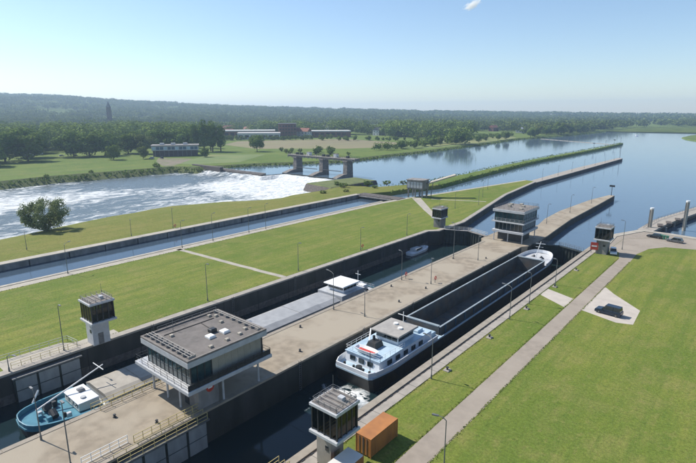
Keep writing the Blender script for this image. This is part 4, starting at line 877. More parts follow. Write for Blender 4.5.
# bollards
def bollard(label, x, y, group, z=.0, s_=1.):
    t = thing('mooring_bollard', label, 'bollard', (x, y, z), 0, group)
    MB().cyl((0, 0, 0), (0, 0, .08), .34 * s_, n=10).build('foot', 'steel_dark', t)
    MB().cyl((0, 0, .08), (0, 0, .5 * s_), .19 * s_, .17 * s_, 10).build('post', 'steel_dark', t); MB().cyl((0, 0, .5 * s_), (0, 0, .62 * s_), .3 * s_, .24 * s_, 10).build('head', 'steel_dark', t)
for i, y in enumerate((25.5, 48, 62, 92, 122)): bollard(ORD[i] + ' black bollard along the left half of the platform', -62.5 if i == 0 else -64.0, y, 'bollards on the left half of the platform', s_=.72)
for i, y in enumerate((28.5, 55, 85, 96, 128)): bollard(ORD[i] + ' black bollard along the right half of the platform', -57.0, y, 'bollards on the right half of the platform', s_=.72)
for i, (y) in enumerate((65.5, 81, 98.8, 116.5, 133)):
    t = thing('mooring_block', ORD[i] + ' concrete mooring block with bollard on the grass by the right wall', 'bollard', (-34.4, y, 0), 0, 'mooring blocks by the right wall')
    MB().bbox(-.5, .5, -.55, .55, 0, .16, .05).build('block', 'concrete', t); MB().cyl((0, 0, .16), (0, 0, .5), .17, .14, 10).build('post', 'steel_dark', t); MB().cyl((0, 0, .5), (0, 0, .6), .25, n=10).build('head', 'steel_dark', t)

# guide jetty on the right with two pale dolphins
t = thing('guide_jetty', 'low concrete guide jetty running out from the apron past two pale posts', 'jetty', (0, 0, 0))
jp = [(-32.3, 197), (-30.8, 219), (-22.2, 259), (-18, 290), (-14.5, 290), (-18.6, 252), (-25.6, 215), (-27.5, 197)]
MB().prism(jp, -.9, -.2).build('deck', 'concrete', t); MB().prism([(x + (.4 if i > 3 else -.4) * -1, y) for i, (x, y) in enumerate(jp)], -2.2, -.902).build('fender_beam', 'stone_dark', t)
for i in range(9):
    f = i / 8; x = -26.6 + 10 * f ** 1.1; y = 200 + 86 * f; MB().cyl((x, y, -7), (x, y, -.91), .45, n=8).build('pile', 'concrete_grey', t)
MB().rail([(-30.9, 200, -.2), (-29.6, 220, -.2), (-21.4, 258, -.2)], 1.05, 3, .05, 1).build('railing', 'steel_galv', t)
for lb, x, y, h in (('left pale round dolphin post on the guide jetty', -29.6, 203.5, 7.4), ('right pale round dolphin post on the guide jetty', -20.6, 216.5, 9.2)):
    tt = thing('dolphin_post', lb, 'mooring post', (x, y, 0), 0, 'pale dolphin posts'); MB().cyl((0, 0, -7), (0, 0, h - 1), .58, n=16).build('shaft', 'concrete_pale', tt); MB().cyl((0, 0, h - 1), (0, 0, h - .5), .64, .64, 16).build('cap', 'white_paint', tt)
    MB().box(-.62, -.45, -.62, -.45, -1, h - 1.2).build('ladder', 'steel_galv', tt)
for i, (x, y) in enumerate([(-27, 208), (-25.3, 215), (-23.6, 224)]):
    t = thing('timber_fender', ORD[i] + ' stack of dark fender timbers on the guide jetty', 'fender', (x, y, -.2), 12, 'fender timbers on the jetty')
    for k in range(3): MB().box(-.9 + .6 * k, -.35 + .6 * k, -2.2, 2.2, .0, .5).build('beam', 'stone_dark', t)

# marker posts
def marker(label, x, y, z, h, top='board'):
    t = thing('marker_post', label, 'marker', (x, y, z)); MB().cyl((0, 0, -4), (0, 0, h), .16, .12, 8).build('post', 'steel_dark', t)
    if top == 'board': MB().box(-1.2, 1.2, -.1, .1, h - .9, h).build('board', 'steel_dark', t)
    else: MB().cyl((0, 0, h), (0, 0, h + 1.2), .6, .05, 8).build('topmark', 'steel_dark', t)
marker('dark T-shaped marker at the tip of the near pier', -57.4, 269.5, 0, 5.2)
marker('thin marker post at the tip of the long guide wall', -104, 503, -.3, 9, 'cone')
for i, (x, y) in enumerate([(-156, 620), (-155, 668), (-155.5, 712), (-156, 750)]): marker(ORD[i] + ' dark beacon at the far end of the long grassy dike', x, y, -.6, 6.5, 'cone' if i % 2 else 'board')
fb = MB()
for k in range(14):
    f = k / 14; a = Vector((-290, 830, WU + .15)); c = Vector((-160, 742, WU + .15)); fb.cyl(a.lerp(c, f), a.lerp(c, f + 1 / 14 * .92), .35, n=6)
tag(fb.build('floating_boom', 'concrete_pale'), 'thin floating boom across the river to the tip of the dike', 'boom')

# ------------------------------------------------------------------ buildings beyond the river
def house(label, loc, rz, L_, W, H, rh, wm='house_white', rm='roof_tile', flat=False, nw=4, name='house', cat='house', floors=1):
    t = thing(name, label, cat, loc, rz)
    MB().box(-L_ / 2, L_ / 2, -W / 2, W / 2, 0, H).build('wall', wm, t)
    if flat: rf = MB().bbox(-L_ / 2 - .3, L_ / 2 + .3, -W / 2 - .3, W / 2 + .3, H, H + .6, .1).build('roof', rm, t)
    else:
        e = .5; rf = MB().loft([[(-L_ / 2 - e, -W / 2 - e, H), (-L_ / 2 - e, W / 2 + e, H), (-L_ / 2 - e, 0, H + rh)], [(L_ / 2 + e, -W / 2 - e, H), (L_ / 2 + e, W / 2 + e, H), (L_ / 2 + e, 0, H + rh)]]).build('roof', rm, t)
        MB().box(L_ * .22, L_ * .22 + .8, -.4, .4, H + rh * .5, H + rh + 1).build('chimney', 'brick', rf)
    for fl in range(floors):
        z = H * (fl + .3) / floors; z1 = H * (fl + .78) / floors
        for s_ in (-1, 1):
            for k in range(nw):
                x = -L_ / 2 + L_ * (k + .5) / nw; q = min(.8, L_ / nw * .32); MB().box(x - q, x + q, *sorted((s_ * W / 2, s_ * (W / 2 + .05))), z, z1).build('window', 'glass_dark', t)
            for k in range(2): y = (-.25 + .5 * k) * W; MB().box(*sorted((s_ * L_ / 2, s_ * (L_ / 2 + .05))), y - .7, y + .7, z, z1).build('window', 'glass_dark', t)
    return t
# the pale blue-white pavilion above the rapids
t = thing('pavilion', 'flat pale blue-white pavilion with dark ground floor above the stony river bank', 'building', (-437, 264, -.6), 56)
MB().box(-20, 20, -8, 8, 0, 5.5).build('ground_floor_wall', 'stone_dark', t); MB().box(-21, 21, -9.5, 9, 5.5, 9.6).build('upper_wall', 'light_grey_paint', t)
for k in range(12): MB().box(-20.2 + 3.4 * k, -17.4 + 3.4 * k, -9.6, -9.5, 6.3, 8.9).build('window', 'hull_blue' if k % 3 else 'ship_blue', t)
for k in range(9): MB().box(-18 + 4 * k, -17.6 + 4 * k, -9.2, -8.8, 0, 5.5).build('column', 'concrete_grey', t)
rf = MB().bbox(-21.6, 21.6, -10.2, 9.6, 9.6, 10.4, .1).build('roof', 'concrete_grey', t)
for x in (-12, -2, 9): MB().bbox(x - 2, x + 2, -2, 2, 10.4, 12, .1).build('roof_box', 'light_grey_paint', rf)
# factory
t = thing('factory', 'long low factory with white roofs and dark brick tower block beyond the beige field', 'factory', (-600, 555, -.6), 48)
for x0, x1, y0, y1, h_, wm, rm in ((-150, -14, 20, 50, 10, 'brick', 'roof_white'), (-70, -6, -34, -8, 8, 'house_white', 'roof_white'), (22, 110, 15, 45, 9, 'brick', 'roof_white')):
    wl = MB().box(x0, x1, y0, y1, 0, h_).build('wall', wm, t); MB().bbox(x0 - .5, x1 + .5, y0 - .5, y1 + .5, h_, h_ + 1.8, .1).build('roof', rm, t)
    for k in range(int((x1 - x0) / 9)): MB().box(x0 + 2 + 9 * k, x0 + 8 + 9 * k, y0 - .1, y0, h_ * .35, h_ * .8).build('window', 'glass_dark', wl)
tw = MB().box(-8, 20, -6, 22, 0, 22).build('tower_block', 'brick', t); MB().bbox(-8.5, 20.5, -6.5, 22.5, 22, 23, .1).build('tower_roof', 'roof_slate', t)
for f_ in range(4):
    for k in range(6): MB().box(-6.6 + 4.5 * k, -3.6 + 4.5 * k, -6.1, -6, 2.5 + 5 * f_, 5.2 + 5 * f_).build('window', 'glass_dark', tw)
# church tower
t = thing('church_tower', 'distant grey church tower rising over the left forest', 'church', (-1200, 560, -.6), 30)
MB().box(-4.0, 4.0, -4.0, 4.0, 0, 44).build('tower', 'stone_dark', t); MB().box(-3.7, 3.7, -3.7, 3.7, 44, 52).build('belfry', 'stone_dark', t)
MB().loft([[(-3.8, -3.8, 52), (3.8, -3.8, 52), (3.8, 3.8, 52), (-3.8, 3.8, 52)], [(-.2, -.2, 64), (.2, -.2, 64), (.2, .2, 64), (-.2, .2, 64)]]).build('spire', 'roof_slate', t)
for z in (24, 36, 47): MB().box(-1.2, 1.2, -4.1, -4.0, z, z + 5).build('louvre', 'glass_dark', t)
hs = [(-556, 178, 18, 12, 6, 4, 'house_white', 'roof_slate', 0, 'white house half hidden under the trees at the left edge'),
      (-560, 232, 16, 11, 6, 4, 'brick', 'roof_tile', 0, 'brick house between the big riverside trees'),
      (-960, 360, 60, 24, 12, 0, 'house_white', 'roof_white', 1, 'white flat-roofed hall in the forest left of the church'),
      (-830, 610, 40, 16, 10, 5, 'brick', 'roof_tile', 0, 'red-roofed block behind the left factory wing'),
      (-545, 735, 24, 12, 9, 5, 'house_white', 'roof_slate', 0, 'pale house right of the factory tower'),
      (-520, 800, 26, 12, 9, 5, 'brick', 'roof_slate', 0, 'dark-roofed house group right of the factory'),
      (-560, 850, 22, 12, 9, 5, 'house_white', 'roof_tile', 0, 'red-roofed white house behind the factory trees'),
      (-470, 780, 18, 11, 7, 4, 'house_white', 'roof_slate', 0, 'low pale house at the end of the beige field'),
      (-470, 1050, 20, 12, 8, 5, 'brick', 'roof_tile', 0, 'red brick farm among trees behind the river meadow'),
      (-395, 1010, 26, 12, 6, 5, 'house_white', 'roof_white', 0, 'white farm building beside the river meadow'),
      (-350, 1085, 22, 12, 6, 4, 'house_white', 'roof_slate', 0, 'small white house at the far end of the river meadow'),
      (-330, 1330, 24, 14, 7, 5, 'house_white', 'roof_slate', 0, 'white house in a gap of the far riverside trees'),
      (-700, 820, 30, 14, 9, 5, 'house_white', 'roof_tile', 0, 'white gabled house above the factory roofs'),
      (-880, 760, 34, 16, 10, 5, 'house_white', 'roof_slate', 0, 'pale row house far behind the factory')]
for i, (x, y, L_, W, H, rh, wm, rm, fl, lb) in enumerate(hs): house(lb, (x, y, -.6), 30 + 17 * (i % 5), L_, W, H, rh, wm, rm, bool(fl), max(3, int(L_ / 5)), floors=2 if H > 8 else 1)
ORDL = ['first', 'second', 'third', 'fourth', 'fifth', 'sixth', 'seventh', 'eighth', 'ninth', 'tenth', 'eleventh', 'twelfth', 'thirteenth', 'fourteenth', 'fifteenth', 'sixteenth', 'seventeenth', 'eighteenth', 'nineteenth', 'twentieth']
vr = random.Random(31); village = []
for i in range(20):
    u = 40 + 26 * i + vr.uniform(-9, 9); D = vr.uniform(900, 1230) if u < 230 or u > 350 else vr.uniform(820, 1150); al = math.atan((u - 348) / 514.) - az0
    x, y = math.sin(al) * D, math.cos(al) * D
    if u > 425 or x > np.interp(y, [p[1] for p in bank[:17]], [p[0] for p in bank[:17]]) - 40: continue
    village.append((x, y)); q = vr.random()
    house(ORDL[i] + (' village house from the left with pale walls' if q < .6 else ' village house from the left with brick walls') + ', its roof showing among the distant trees', (x, y, -.6), vr.uniform(0, 90), vr.uniform(14, 30), vr.uniform(10, 14), vr.uniform(6, 10), vr.uniform(4, 6), 'house_white' if q < .6 else 'brick', vr.choice(['roof_tile', 'roof_slate', 'roof_tile', 'roof_white']), False, 4, floors=2)
# tiny parked cars on the left bank
for i, (x, y, m_) in enumerate([(-512, 190, 'car_white'), (-506, 200, 'car_grey'), (-418, 238, 'car_grey'), (-425, 232, 'car_white')]):
    car(['white car under the trees on the left bank', 'grey car under the trees on the left bank', 'grey car parked by the pavilion', 'white car parked by the pavilion'][i], (x, y, -.6), 40 * i, 4.6, 1.9, 1.6, m_, .3, 'parked_car')

# ------------------------------------------------------------------ vegetation
def leaf_quads(cent, nrm, size, rng):
    n = len(cent); a = np.cross(nrm, rng.normal(size=(n, 3))); a /= np.linalg.norm(a, axis=1)[:, None] + 1e-9; b_ = np.cross(nrm, a)
    s1 = (size * rng.uniform(.7, 1.3, n))[:, None]; s2 = (size * rng.uniform(.5, 1.0, n))[:, None]
    return np.stack([cent - a * s1, cent - b_ * s2, cent + a * s1, cent + b_ * s2], 1)
def np_mesh(name, q, m):
    n = len(q); me = bpy.data.meshes.new(name); me.vertices.add(4 * n); me.vertices.foreach_set('co', q.reshape(-1).astype(np.float32))
    me.loops.add(4 * n); me.loops.foreach_set('vertex_index', np.arange(4 * n, dtype=np.int32)); me.polygons.add(n)
    me.polygons.foreach_set('loop_start', np.arange(0, 4 * n, 4, dtype=np.int32)); me.polygons.foreach_set('loop_total', np.full(n, 4, dtype=np.int32))
    me.update(calc_edges=True); me.materials.append(MATS[m]); return me
def crown_points(rng, n, H, kind, lump=1.):
    """leaf positions and outward normals for a crown of height H above the ground"""
    if kind == 'round': zc, rx, rz_, z0, nc, cr = .55, .42, .45, .06, 28, .17
    elif kind == 'tall': zc, rx, rz_, z0, nc, cr = .55, .17, .45, .08, 26, .10
    elif kind == 'wide': zc, rx, rz_, z0, nc, cr = .52, .52, .44, .06, 36, .16
    else: zc, rx, rz_, z0, nc, cr = .48, .58, .44, .06, 40, .15                # bush
    nc = max(5, int(nc * lump)); cr = cr / lump ** .38
    d = rng.normal(size=(nc, 3)); d /= np.linalg.norm(d, axis=1)[:, None]
    cc = d * (rng.uniform(.35, 1, nc) ** .5)[:, None] * np.array([rx - cr * .5, rx - cr * .5, rz_ - cr * .5]) + np.array([0, 0, zc])
    cc[:, 2] = np.maximum(cc[:, 2], z0 + cr * .5); rr = cr * rng.uniform(.7, 1.25, nc)
    k = rng.integers(0, nc, n); e = rng.normal(size=(n, 3)); e /= np.linalg.norm(e, axis=1)[:, None]
    p = cc[k] + e * (rr[k] * rng.uniform(.72 if kind != 'bush' else .4, 1, n))[:, None]
    nm = e * 1.1 + rng.normal(size=(n, 3)) * .3 + np.array([0, 0, .2]); nm /= np.linalg.norm(nm, axis=1)[:, None]
    return p * H, nm
def tree_mesh(seed, H, kind, nleaf, size, m):
    rng = np.random.default_rng(seed); p, nm = crown_points(rng, nleaf, H, kind, .7 if kind in ('round', 'wide') else 1.); cm = np_mesh('crown', leaf_quads(p, nm, np.full(nleaf, size), rng), m)
    t = MB(); rr = random.Random(seed); r0 = H * .022
    if kind == 'bush':
        for k in range(9): a = rr.uniform(0, 6.28); d = rr.uniform(.15, .4) * H; t.cyl((.3 * math.cos(a), .3 * math.sin(a), -.3), (d * math.cos(a), d * math.sin(a), H * rr.uniform(.4, .7)), .18, .04, 5)
    else:
        t.cyl((0, 0, -.4), (0, 0, H * .32), r0, r0 * .75, 7); t.cyl((0, 0, H * .32), (H * .02, 0, H * .75), r0 * .75, r0 * .2, 6)
        for k in range(6): a = k * 1.1 + rr.random(); d = H * (.1 if kind == 'tall' else .25); z = H * rr.uniform(.25, .45); t.cyl((0, 0, z), (d * math.cos(a), d * math.sin(a), z + H * .22), r0 * .4, r0 * .1, 5)
    tm = bpy.data.meshes.new('trunk'); tm.from_pydata(t.v, [], t.f); tm.materials.append(MATS['bark']); return cm, tm
VAR = {'round': [tree_mesh(11, 20, 'round', 3200, .60, 'leaf_dark'), tree_mesh(12, 20, 'round', 3200, .60, 'leaf_mid'), tree_mesh(13, 20, 'wide', 3600, .60, 'leaf_dark'), tree_mesh(14, 20, 'round', 3200, .58, 'leaf_pale')],
       'tall': [tree_mesh(21, 30, 'tall', 3000, .60, 'leaf_dark'), tree_mesh(22, 30, 'tall', 3000, .60, 'leaf_dark')],
       'bush': [tree_mesh(31, 5, 'bush', 500, .30, 'leaf_mid'), tree_mesh(32, 5, 'bush', 500, .30, 'leaf_dark'), tree_mesh(33, 5, 'bush', 500, .28, 'leaf_pale')],
       'willow': [tree_mesh(41, 13, 'bush', 9000, .26, 'leaf_willow')]}
trr = random.Random(5)
def tree(label, x, y, z, H, kind='round', v=0, name='broadleaf_tree', cat='tree', group=None, wide=1.):
    cm, tm = VAR[kind][v % len(VAR[kind])]; base = {'round': 20, 'tall': 30, 'bush': 5, 'willow': 13}[kind]; s_ = H / base
    t = thing(name, label, cat, (x, y, z), trr.uniform(0, 360), group); t.scale = (s_ * wide, s_ * wide, s_)
    for nme, me in (('trunk', tm), ('crown', cm)): o = bpy.data.objects.new(nme, me); COL.objects.link(o); o.parent = t
    return t
tree('large silvery green willow bush standing alone on the embankment by the rapids', -192.5, 63, -.9, 13.6, 'willow', 0, 'willow_bush', 'bush')
G = 'trees on the left river bank'
TL = [(-470, 110, 27, 1, 'leftmost large dark tree on the bank at the edge of the picture'), (-492, 138, 29, 2, 'second large dark tree from the left edge on the bank'), (-482, 152, 25, 1, 'third tree from the left edge, over the parked cars'),
      (-520, 165, 30, 0, 'tall dark tree behind the leftmost bank trees'), (-500, 196, 25, 2, 'wide tree at the left of the twin crowns on the meadow'), (-490, 206, 24, 1, 'bright middle crown of the twin meadow trees'), (-488, 220, 24, 0, 'dark right crown of the twin meadow trees'),
      (-495, 246, 23, 1, 'round tree between the twin crowns and the pavilion'), (-478, 254, 19, 3, 'pale feathery tree just left of the pavilion'), (-500, 285, 26, 0, 'dark tree behind the left end of the pavilion'), (-485, 297, 25, 2, 'broad dark tree behind the right end of the pavilion')]
for x, y, H, v, lb in TL: tree(lb, x, y, -.6, H, 'round', v, group=G, wide=1.3)
for i, (x, y, H) in enumerate([(-464, 303, 31), (-455, 308, 33), (-449, 314, 32), (-458, 318, 32), (-446, 322, 30)]): tree(['leftmost', 'second', 'middle', 'fourth', 'rightmost'][i] + ' dark column of the tall poplar clump right of the pavilion', x, y, -.6, H, 'tall', i, 'poplar', group='poplar clump')
tree('single dark round tree standing alone before the beige field', -416, 346, -.6, 18.5, 'round', 0, wide=1.05)
for i, (x, y, H) in enumerate([(-352, 372, 8), (-340, 378, 9), (-346, 362, 7), (-330, 366, 7), (-362, 384, 8)]): tree(['left', 'tall', 'low', 'right', 'rear'][i] + ' shrub of the dark thicket behind the weir bridge', x, y, -.8, H, 'bush', 1, 'shrub', 'shrub', 'thicket behind the weir')
for i, (x, y, H) in enumerate([(-400, 366, 5), (-390, 372, 4.5), (-378, 352, 5), (-366, 346, 5), (-312, 372, 4), (-372, 366, 5)]): tree(['first', 'second', 'third', 'fourth', 'fifth', 'sixth'][i] + ' low shrub along the bank left of the weir bridge', x, y, -.6, H, 'bush', i, 'shrub', 'shrub', 'low shrubs by the weir')
rr = random.Random(12)
for i in range(10):
    tree(['first', 'second', 'third', 'fourth', 'fifth', 'sixth', 'seventh', 'eighth', 'ninth', 'tenth'][i] + ' tree from the left of the row along the river meadow', -312 - rr.uniform(0, 14), 470 + 30 * i + rr.uniform(-8, 8), -.6, rr.uniform(7, 13), 'round', i, group='meadow edge trees')
for i in range(16):
    tree(['first', 'second', 'third', 'fourth', 'fifth', 'sixth', 'seventh', 'eighth', 'ninth', 'tenth', 'eleventh', 'twelfth', 'thirteenth', 'fourteenth', 'fifteenth', 'sixteenth'][i] + ' tree from the near end along the far riverside', -304 - rr.uniform(0, 22), 830 + 26 * i + rr.uniform(-8, 8), -.6, rr.uniform(14, 24), 'round', i, group='far riverside trees', wide=1.15)
for i, (x, y, H) in enumerate([(-356, 198, 5), (-352, 120, 3.5), (-360, 92, 4), (-358, 150, 3)]): tree(['nearest the pavilion', 'in the middle', 'at the left edge', 'right of the middle'][i] + ' low bush at the edge of the rapids', x, y, -1.5, H, 'bush', i, 'shrub', 'shrub', 'bushes at the rapids')
for i, (x, y, H) in enumerate([(-166, 232, 3), (-172, 222, 3.5), (-160, 240, 2.6), (-178, 208, 3), (-186, 212, 2.8), (-166, 196, 2), (-172, 185, 2.2), (-164, 218, 2)]): tree(['first', 'second', 'third', 'fourth', 'fifth', 'sixth', 'seventh', 'eighth'][i] + ' low shrub on the embankment by the weir abutment', x, y, -.6, H, 'bush', i, 'shrub', 'shrub', 'shrubs by the abutment', wide=1.6)
for x, y, H, v, lb in [(-448, 92, 24, 2, 'broad dark tree nearest the water at the left edge of the picture'), (-455, 118, 22, 0, 'dark tree right of the broad one at the left edge')]: tree(lb, x, y, -.6, H, 'round', v, group=G, wide=1.15)
for x, y, H, v, lb in [(-428, 226, 11, 3, 'small pale tree before the left end of the pavilion'), (-402, 272, 9, 1, 'small round tree before the right end of the pavilion'), (-440, 205, 14, 1, 'round tree standing on the meadow left of the gravel yard')]: tree(lb, x, y, -.6, H, 'round', v, group=G, wide=1.1)
# rough growth along the dike edges and stony bank (uncountable)
rng = np.random.default_rng(8); pts = []
for (y0, l0, r0), (y1, l1, r1) in zip(CS[8:-1], CS[9:]):
    for e0, e1 in ((l0 - 1, l1 - 1), (r0 + .6, r1 + .6)):
        k = int((y1 - y0) * 2.4); f = rng.random(k); pts.append(np.stack([e0 + (e1 - e0) * f + rng.normal(0, .9, k), y0 + (y1 - y0) * f, -.8 + rng.random(k) * .9], 1))
P = np.concatenate(pts); nm = rng.normal(size=P.shape); nm[:, 2] += .6; nm /= np.linalg.norm(nm, axis=1)[:, None]
me = np_mesh('reeds', leaf_quads(P, nm, rng.uniform(.2, .55, len(P)), rng), 'leaf_mid'); o = bpy.data.objects.new('reeds', me); COL.objects.link(o); stuff(o, 'rough green growth along both edges of the long dike', 'reeds')
Bk = [(p, q) for p, q in zip(bank[1:16], bank[2:17])]; pts = []
for (x0, y0), (x1, y1) in Bk:
    L_ = math.hypot(x1 - x0, y1 - y0); k = int(L_ * 4); f = rng.random(k); pts.append(np.stack([x0 + (x1 - x0) * f - 4 + rng.normal(0, 2.2, k), y0 + (y1 - y0) * f, -3 + rng.random(k) * 2.2], 1))
P = np.concatenate(pts); nm = rng.normal(size=P.shape); nm[:, 2] += .6; nm /= np.linalg.norm(nm, axis=1)[:, None]
me = np_mesh('bank_growth', leaf_quads(P, nm, rng.uniform(.4, 1.2, len(P)), rng), 'leaf_mid'); o = bpy.data.objects.new('bank_growth', me); COL.objects.link(o); stuff(o, 'rough green growth along the left river bank', 'undergrowth')

rng = np.random.default_rng(21); pts = []
for xe, y0, y1, k in ((-28.6, 30, 152, 2600), (-25.4, 30, 150, 2600), (-35.25, 30, 156, 1800), (-88.3, 38, 146, 2200), (-88.3, 22, 38, 200), (-130.5, 30, 180, 1800), (-156.4, 30, 188, 1800)):
    y = rng.uniform(y0, y1, k); sd = -1 if xe in (-28.6, -88.3, -156.4) else 1
    pts.append(np.stack([xe + sd * (rng.gamma(1.4, .08, k) - .10 + .04 * np.sin(y * .9) * np.sin(y * .23)), y, .02 + rng.random(k) * .07], 1))
P = np.concatenate(pts); nm = rng.normal(size=P.shape) * .6; nm[:, 2] += 1; nm /= np.linalg.norm(nm, axis=1)[:, None]
me = np_mesh('grass_tufts', leaf_quads(P, nm, rng.uniform(.04, .11, len(P)), rng), 'lawn'); o = bpy.data.objects.new('grass_tufts', me); COL.objects.link(o); stuff(o, 'ragged grass growing over the edges of road, path and copings', 'grass')

# forests: masses nobody could count
def in_poly(x, y, poly):
    c = False; n = len(poly)
    for i in range(n):
        (x1, y1), (x2, y2) = poly[i], poly[i - 1]
        if (y1 > y) != (y2 > y) and x < (x2 - x1) * (y - y1) / (y2 - y1) + x1: c = not c
    return c
clear = [[(-620, 400), (-700, 470), (-700, 500), (-470, 690), (-300, 560), (-270, 330), (-400, 225), (-480, 330)], [(-440, 620), (-420, 960), (-300, 960), (-280, 600)], [(-760, 520), (-780, 560), (-560, 740), (-480, 690), (-560, 480)],
         [(-1150, 900), (-900, 1150), (-760, 1000), (-980, 800)], [(-760, 1250), (-500, 1500), (-420, 1380), (-640, 1150)], [(-330, -900), (-330, 215), (-470, 335), (-548, 318), (-552, 100), (-505, 0), (-470, -900)]]
bank_x = lambda y: np.interp(y, [p[1] for p in bank[:17]], [p[0] for p in bank[:17]])
rng = np.random.default_rng(77); sets = {'near': [], 'far': []}
def scatter(D0, D1, n, dens):
    out = []
    for _ in range(n):
        al = rng.uniform(-.80, .74) - az0; D = math.sqrt(rng.uniform(D0 * D0, D1 * D1)); x = math.sin(al) * D; y = math.cos(al) * D
        if y < 1795 and x > bank_x(y) - 14: continue
        if y >= 1795 and y < 1795 + (x + 180) * .75 + 12 and x > -200: continue
        if any(in_poly(x, y, c) for c in clear): continue
        if noise.noise((x * .0045, y * .0045, 3)) < dens: continue
        if any(abs(x - h[0]) < h[2] * .6 and abs(y - h[1]) < h[2] * .6 for h in hs): continue
        if any((x * hy - y * hx) ** 2 < (16 ** 2) * (hx * hx + hy * hy) and -22 < math.hypot(hx, hy) - (x * hx + y * hy) / math.hypot(hx, hy) < 130 for hx, hy in village): continue
        out.append((x, y))
    return out
near = scatter(480, 1000, 3300, -.40); mid = scatter(1000, 1900, 6500, -.10); farp = scatter(1900, 3750, 9500, -.22)
def forest(name, pts, nleaf, size, hr, m, label, wide=1.0):
    if not pts: return
    tm = []
    for k in range(6):
        r_ = np.random.default_rng(100 + k); p, nm = crown_points(r_, nleaf, 1., 'wide' if k % 2 else 'round', .24); tm.append((p, nm))
    allq = []
    P_ = np.array(pts); kk = rng.integers(0, 6, len(P_)); Hh = rng.uniform(*hr, len(P_))
    for k in range(6):
        s_ = P_[kk == k]; h_ = Hh[kk == k]; p, nm = tm[k]
        a = rng.uniform(0, 6.28, len(s_)); c, sn = np.cos(a)[:, None], np.sin(a)[:, None]
        px = (p[None, :, 0] * c - p[None, :, 1] * sn) * h_[:, None] * wide + s_[:, 0:1]; py = (p[None, :, 0] * sn + p[None, :, 1] * c) * h_[:, None] * wide + s_[:, 1:2]; pz = p[None, :, 2] * h_[:, None] - .6 + np.array([hill_z(*q_) for q_ in s_])[:, None]
        nx_ = nm[None, :, 0] * c - nm[None, :, 1] * sn; ny_ = nm[None, :, 0] * sn + nm[None, :, 1] * c; nz_ = np.broadcast_to(nm[None, :, 2], nx_.shape)
        allq.append(leaf_quads(np.stack([px, py, pz], -1).reshape(-1, 3), np.stack([nx_, ny_, nz_], -1).reshape(-1, 3), np.full(px.size, size), rng))
    o = bpy.data.objects.new(name, np_mesh(name, np.concatenate(allq), m)); COL.objects.link(o); stuff(o, label, 'forest')
forest('forest', near, 290, 1.35, (15, 28), 'leaf_wood', 'dense green woodland behind the riverside trees on the left bank', 1.3)
forest('forest', mid, 60, 2.3, (13, 22), 'leaf_far', 'hazy woodland and village trees in the middle distance', 1.25)
forest('forest', farp, 22, 4.4, (14, 22), 'leaf_far', 'blue-green forest fading towards the horizon', 1.9)
hed = [(x, y) for x, y in zip(np.interp(np.linspace(0, 1, 90), [0, .5, 1], [-640, -560, -380]) + rng.normal(0, 8, 90), np.interp(np.linspace(0, 1, 90), [0, .5, 1], [440, 520, 640]) + rng.normal(0, 8, 90))]
forest('hedge', hed, 120, .8, (4, 8), 'leaf_mid', 'line of bushes between the beige field and the factory', 1.1)
h2 = [(x, y) for x, y in zip(rng.uniform(-22, 8, 110) + np.interp(np.linspace(440, 860, 110), [440, 640, 860], [-318, -335, -352]), np.linspace(440, 860, 110))]
forest('hedge', h2, 110, .75, (4, 9), 'leaf_mid', 'broken hedge along the river meadow right of the weir', 1.25)
rbt = [(x, y) for x, y in zip(rng.uniform(-40, 700, 260), rng.uniform(1150, 1500, 260)) if y < 1240 + x * .3]
forest('forest', rbt, 90, 1.8, (9, 16), 'leaf_far', 'small wood on the far right river bank', 1.2)

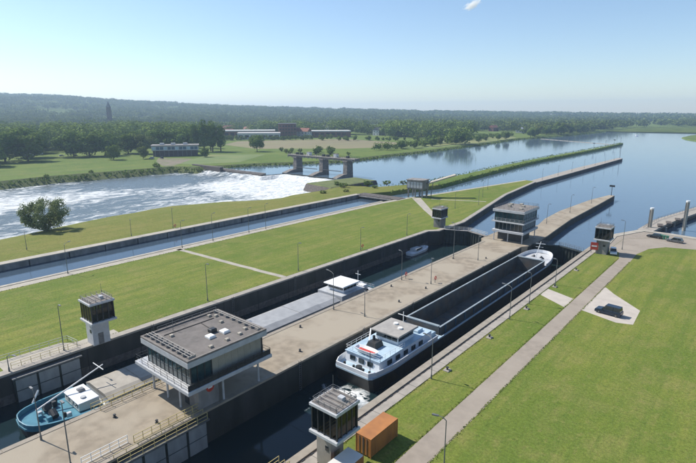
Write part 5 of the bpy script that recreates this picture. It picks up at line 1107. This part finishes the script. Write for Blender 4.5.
# ------------------------------------------------------------------ a wisp of cloud, and the hazy air
cm_ = bpy.data.materials.new('cloud_vapour'); cm_.use_nodes = True; t_ = cm_.node_tree; t_.nodes.remove(t_.nodes['Principled BSDF'])
vol = t_.nodes.new('ShaderNodeVolumePrincipled'); vol.inputs['Color'].default_value = (1, 1, 1, 1); vol.inputs['Anisotropy'].default_value = .0
tc = t_.nodes.new('ShaderNodeTexCoord'); nn = t_.nodes.new('ShaderNodeTexNoise'); nn.inputs['Scale'].default_value = 2.2; nn.inputs['Detail'].default_value = 5
ln = t_.nodes.new('ShaderNodeVectorMath'); ln.operation = 'LENGTH'; t_.links.new(tc.outputs['Object'], ln.inputs[0]); t_.links.new(tc.outputs['Object'], nn.inputs['Vector'])
s1 = t_.nodes.new('ShaderNodeMath'); s1.operation = 'SUBTRACT'; t_.links.new(nn.outputs['Fac'], s1.inputs[0])
s0 = t_.nodes.new('ShaderNodeMath'); s0.operation = 'MULTIPLY'; s0.inputs[1].default_value = .62; t_.links.new(ln.outputs['Value'], s0.inputs[0]); t_.links.new(s0.outputs[0], s1.inputs[1])
s2 = t_.nodes.new('ShaderNodeMath'); s2.operation = 'MULTIPLY'; s2.use_clamp = False; s2.inputs[1].default_value = .16; t_.links.new(s1.outputs[0], s2.inputs[0])
s3 = t_.nodes.new('ShaderNodeMath'); s3.operation = 'MAXIMUM'; s3.inputs[1].default_value = 0; t_.links.new(s2.outputs[0], s3.inputs[0]); t_.links.new(s3.outputs[0], vol.inputs['Density'])
t_.links.new(vol.outputs[0], t_.nodes['Material Output'].inputs['Volume'])
cb = MB(); rings = []
for i in range(1, 10):
    th = math.pi * i / 10; rings.append([(math.sin(th) * math.cos(a), math.sin(th) * math.sin(a), -math.cos(th)) for a in (2 * math.pi * k / 16 for k in range(16))])
cb.loft(rings); co = cb.build('cloud', cm_)
D = 2600; al = math.atan((472 - 348) / 514.) - az0
co.location = (-.5036 * D, .9848 * D, 40 + .2081 * D); co.scale = (58, 58, 22); co.rotation_euler = (0, R(-22), -al)
tag(co, 'small wisp of white cloud high in the blue sky', 'cloud'); co['kind'] = 'stuff'

hz = bpy.data.materials.new('haze_air'); hz.use_nodes = True; t_ = hz.node_tree; t_.nodes.remove(t_.nodes['Principled BSDF'])
vol = t_.nodes.new('ShaderNodeVolumePrincipled'); vol.inputs['Color'].default_value = (.58, .75, 1.0, 1); vol.inputs['Density'].default_value = .00016; vol.inputs['Anisotropy'].default_value = .3
t_.links.new(vol.outputs[0], t_.nodes['Material Output'].inputs['Volume'])
ho = MB().box(-6600, 6600, -1500, 6600, -10.5, 172).build('haze', hz); ho['kind'] = 'stuff'; tag(ho, 'thin pale blue haze lying over the whole landscape', 'haze')
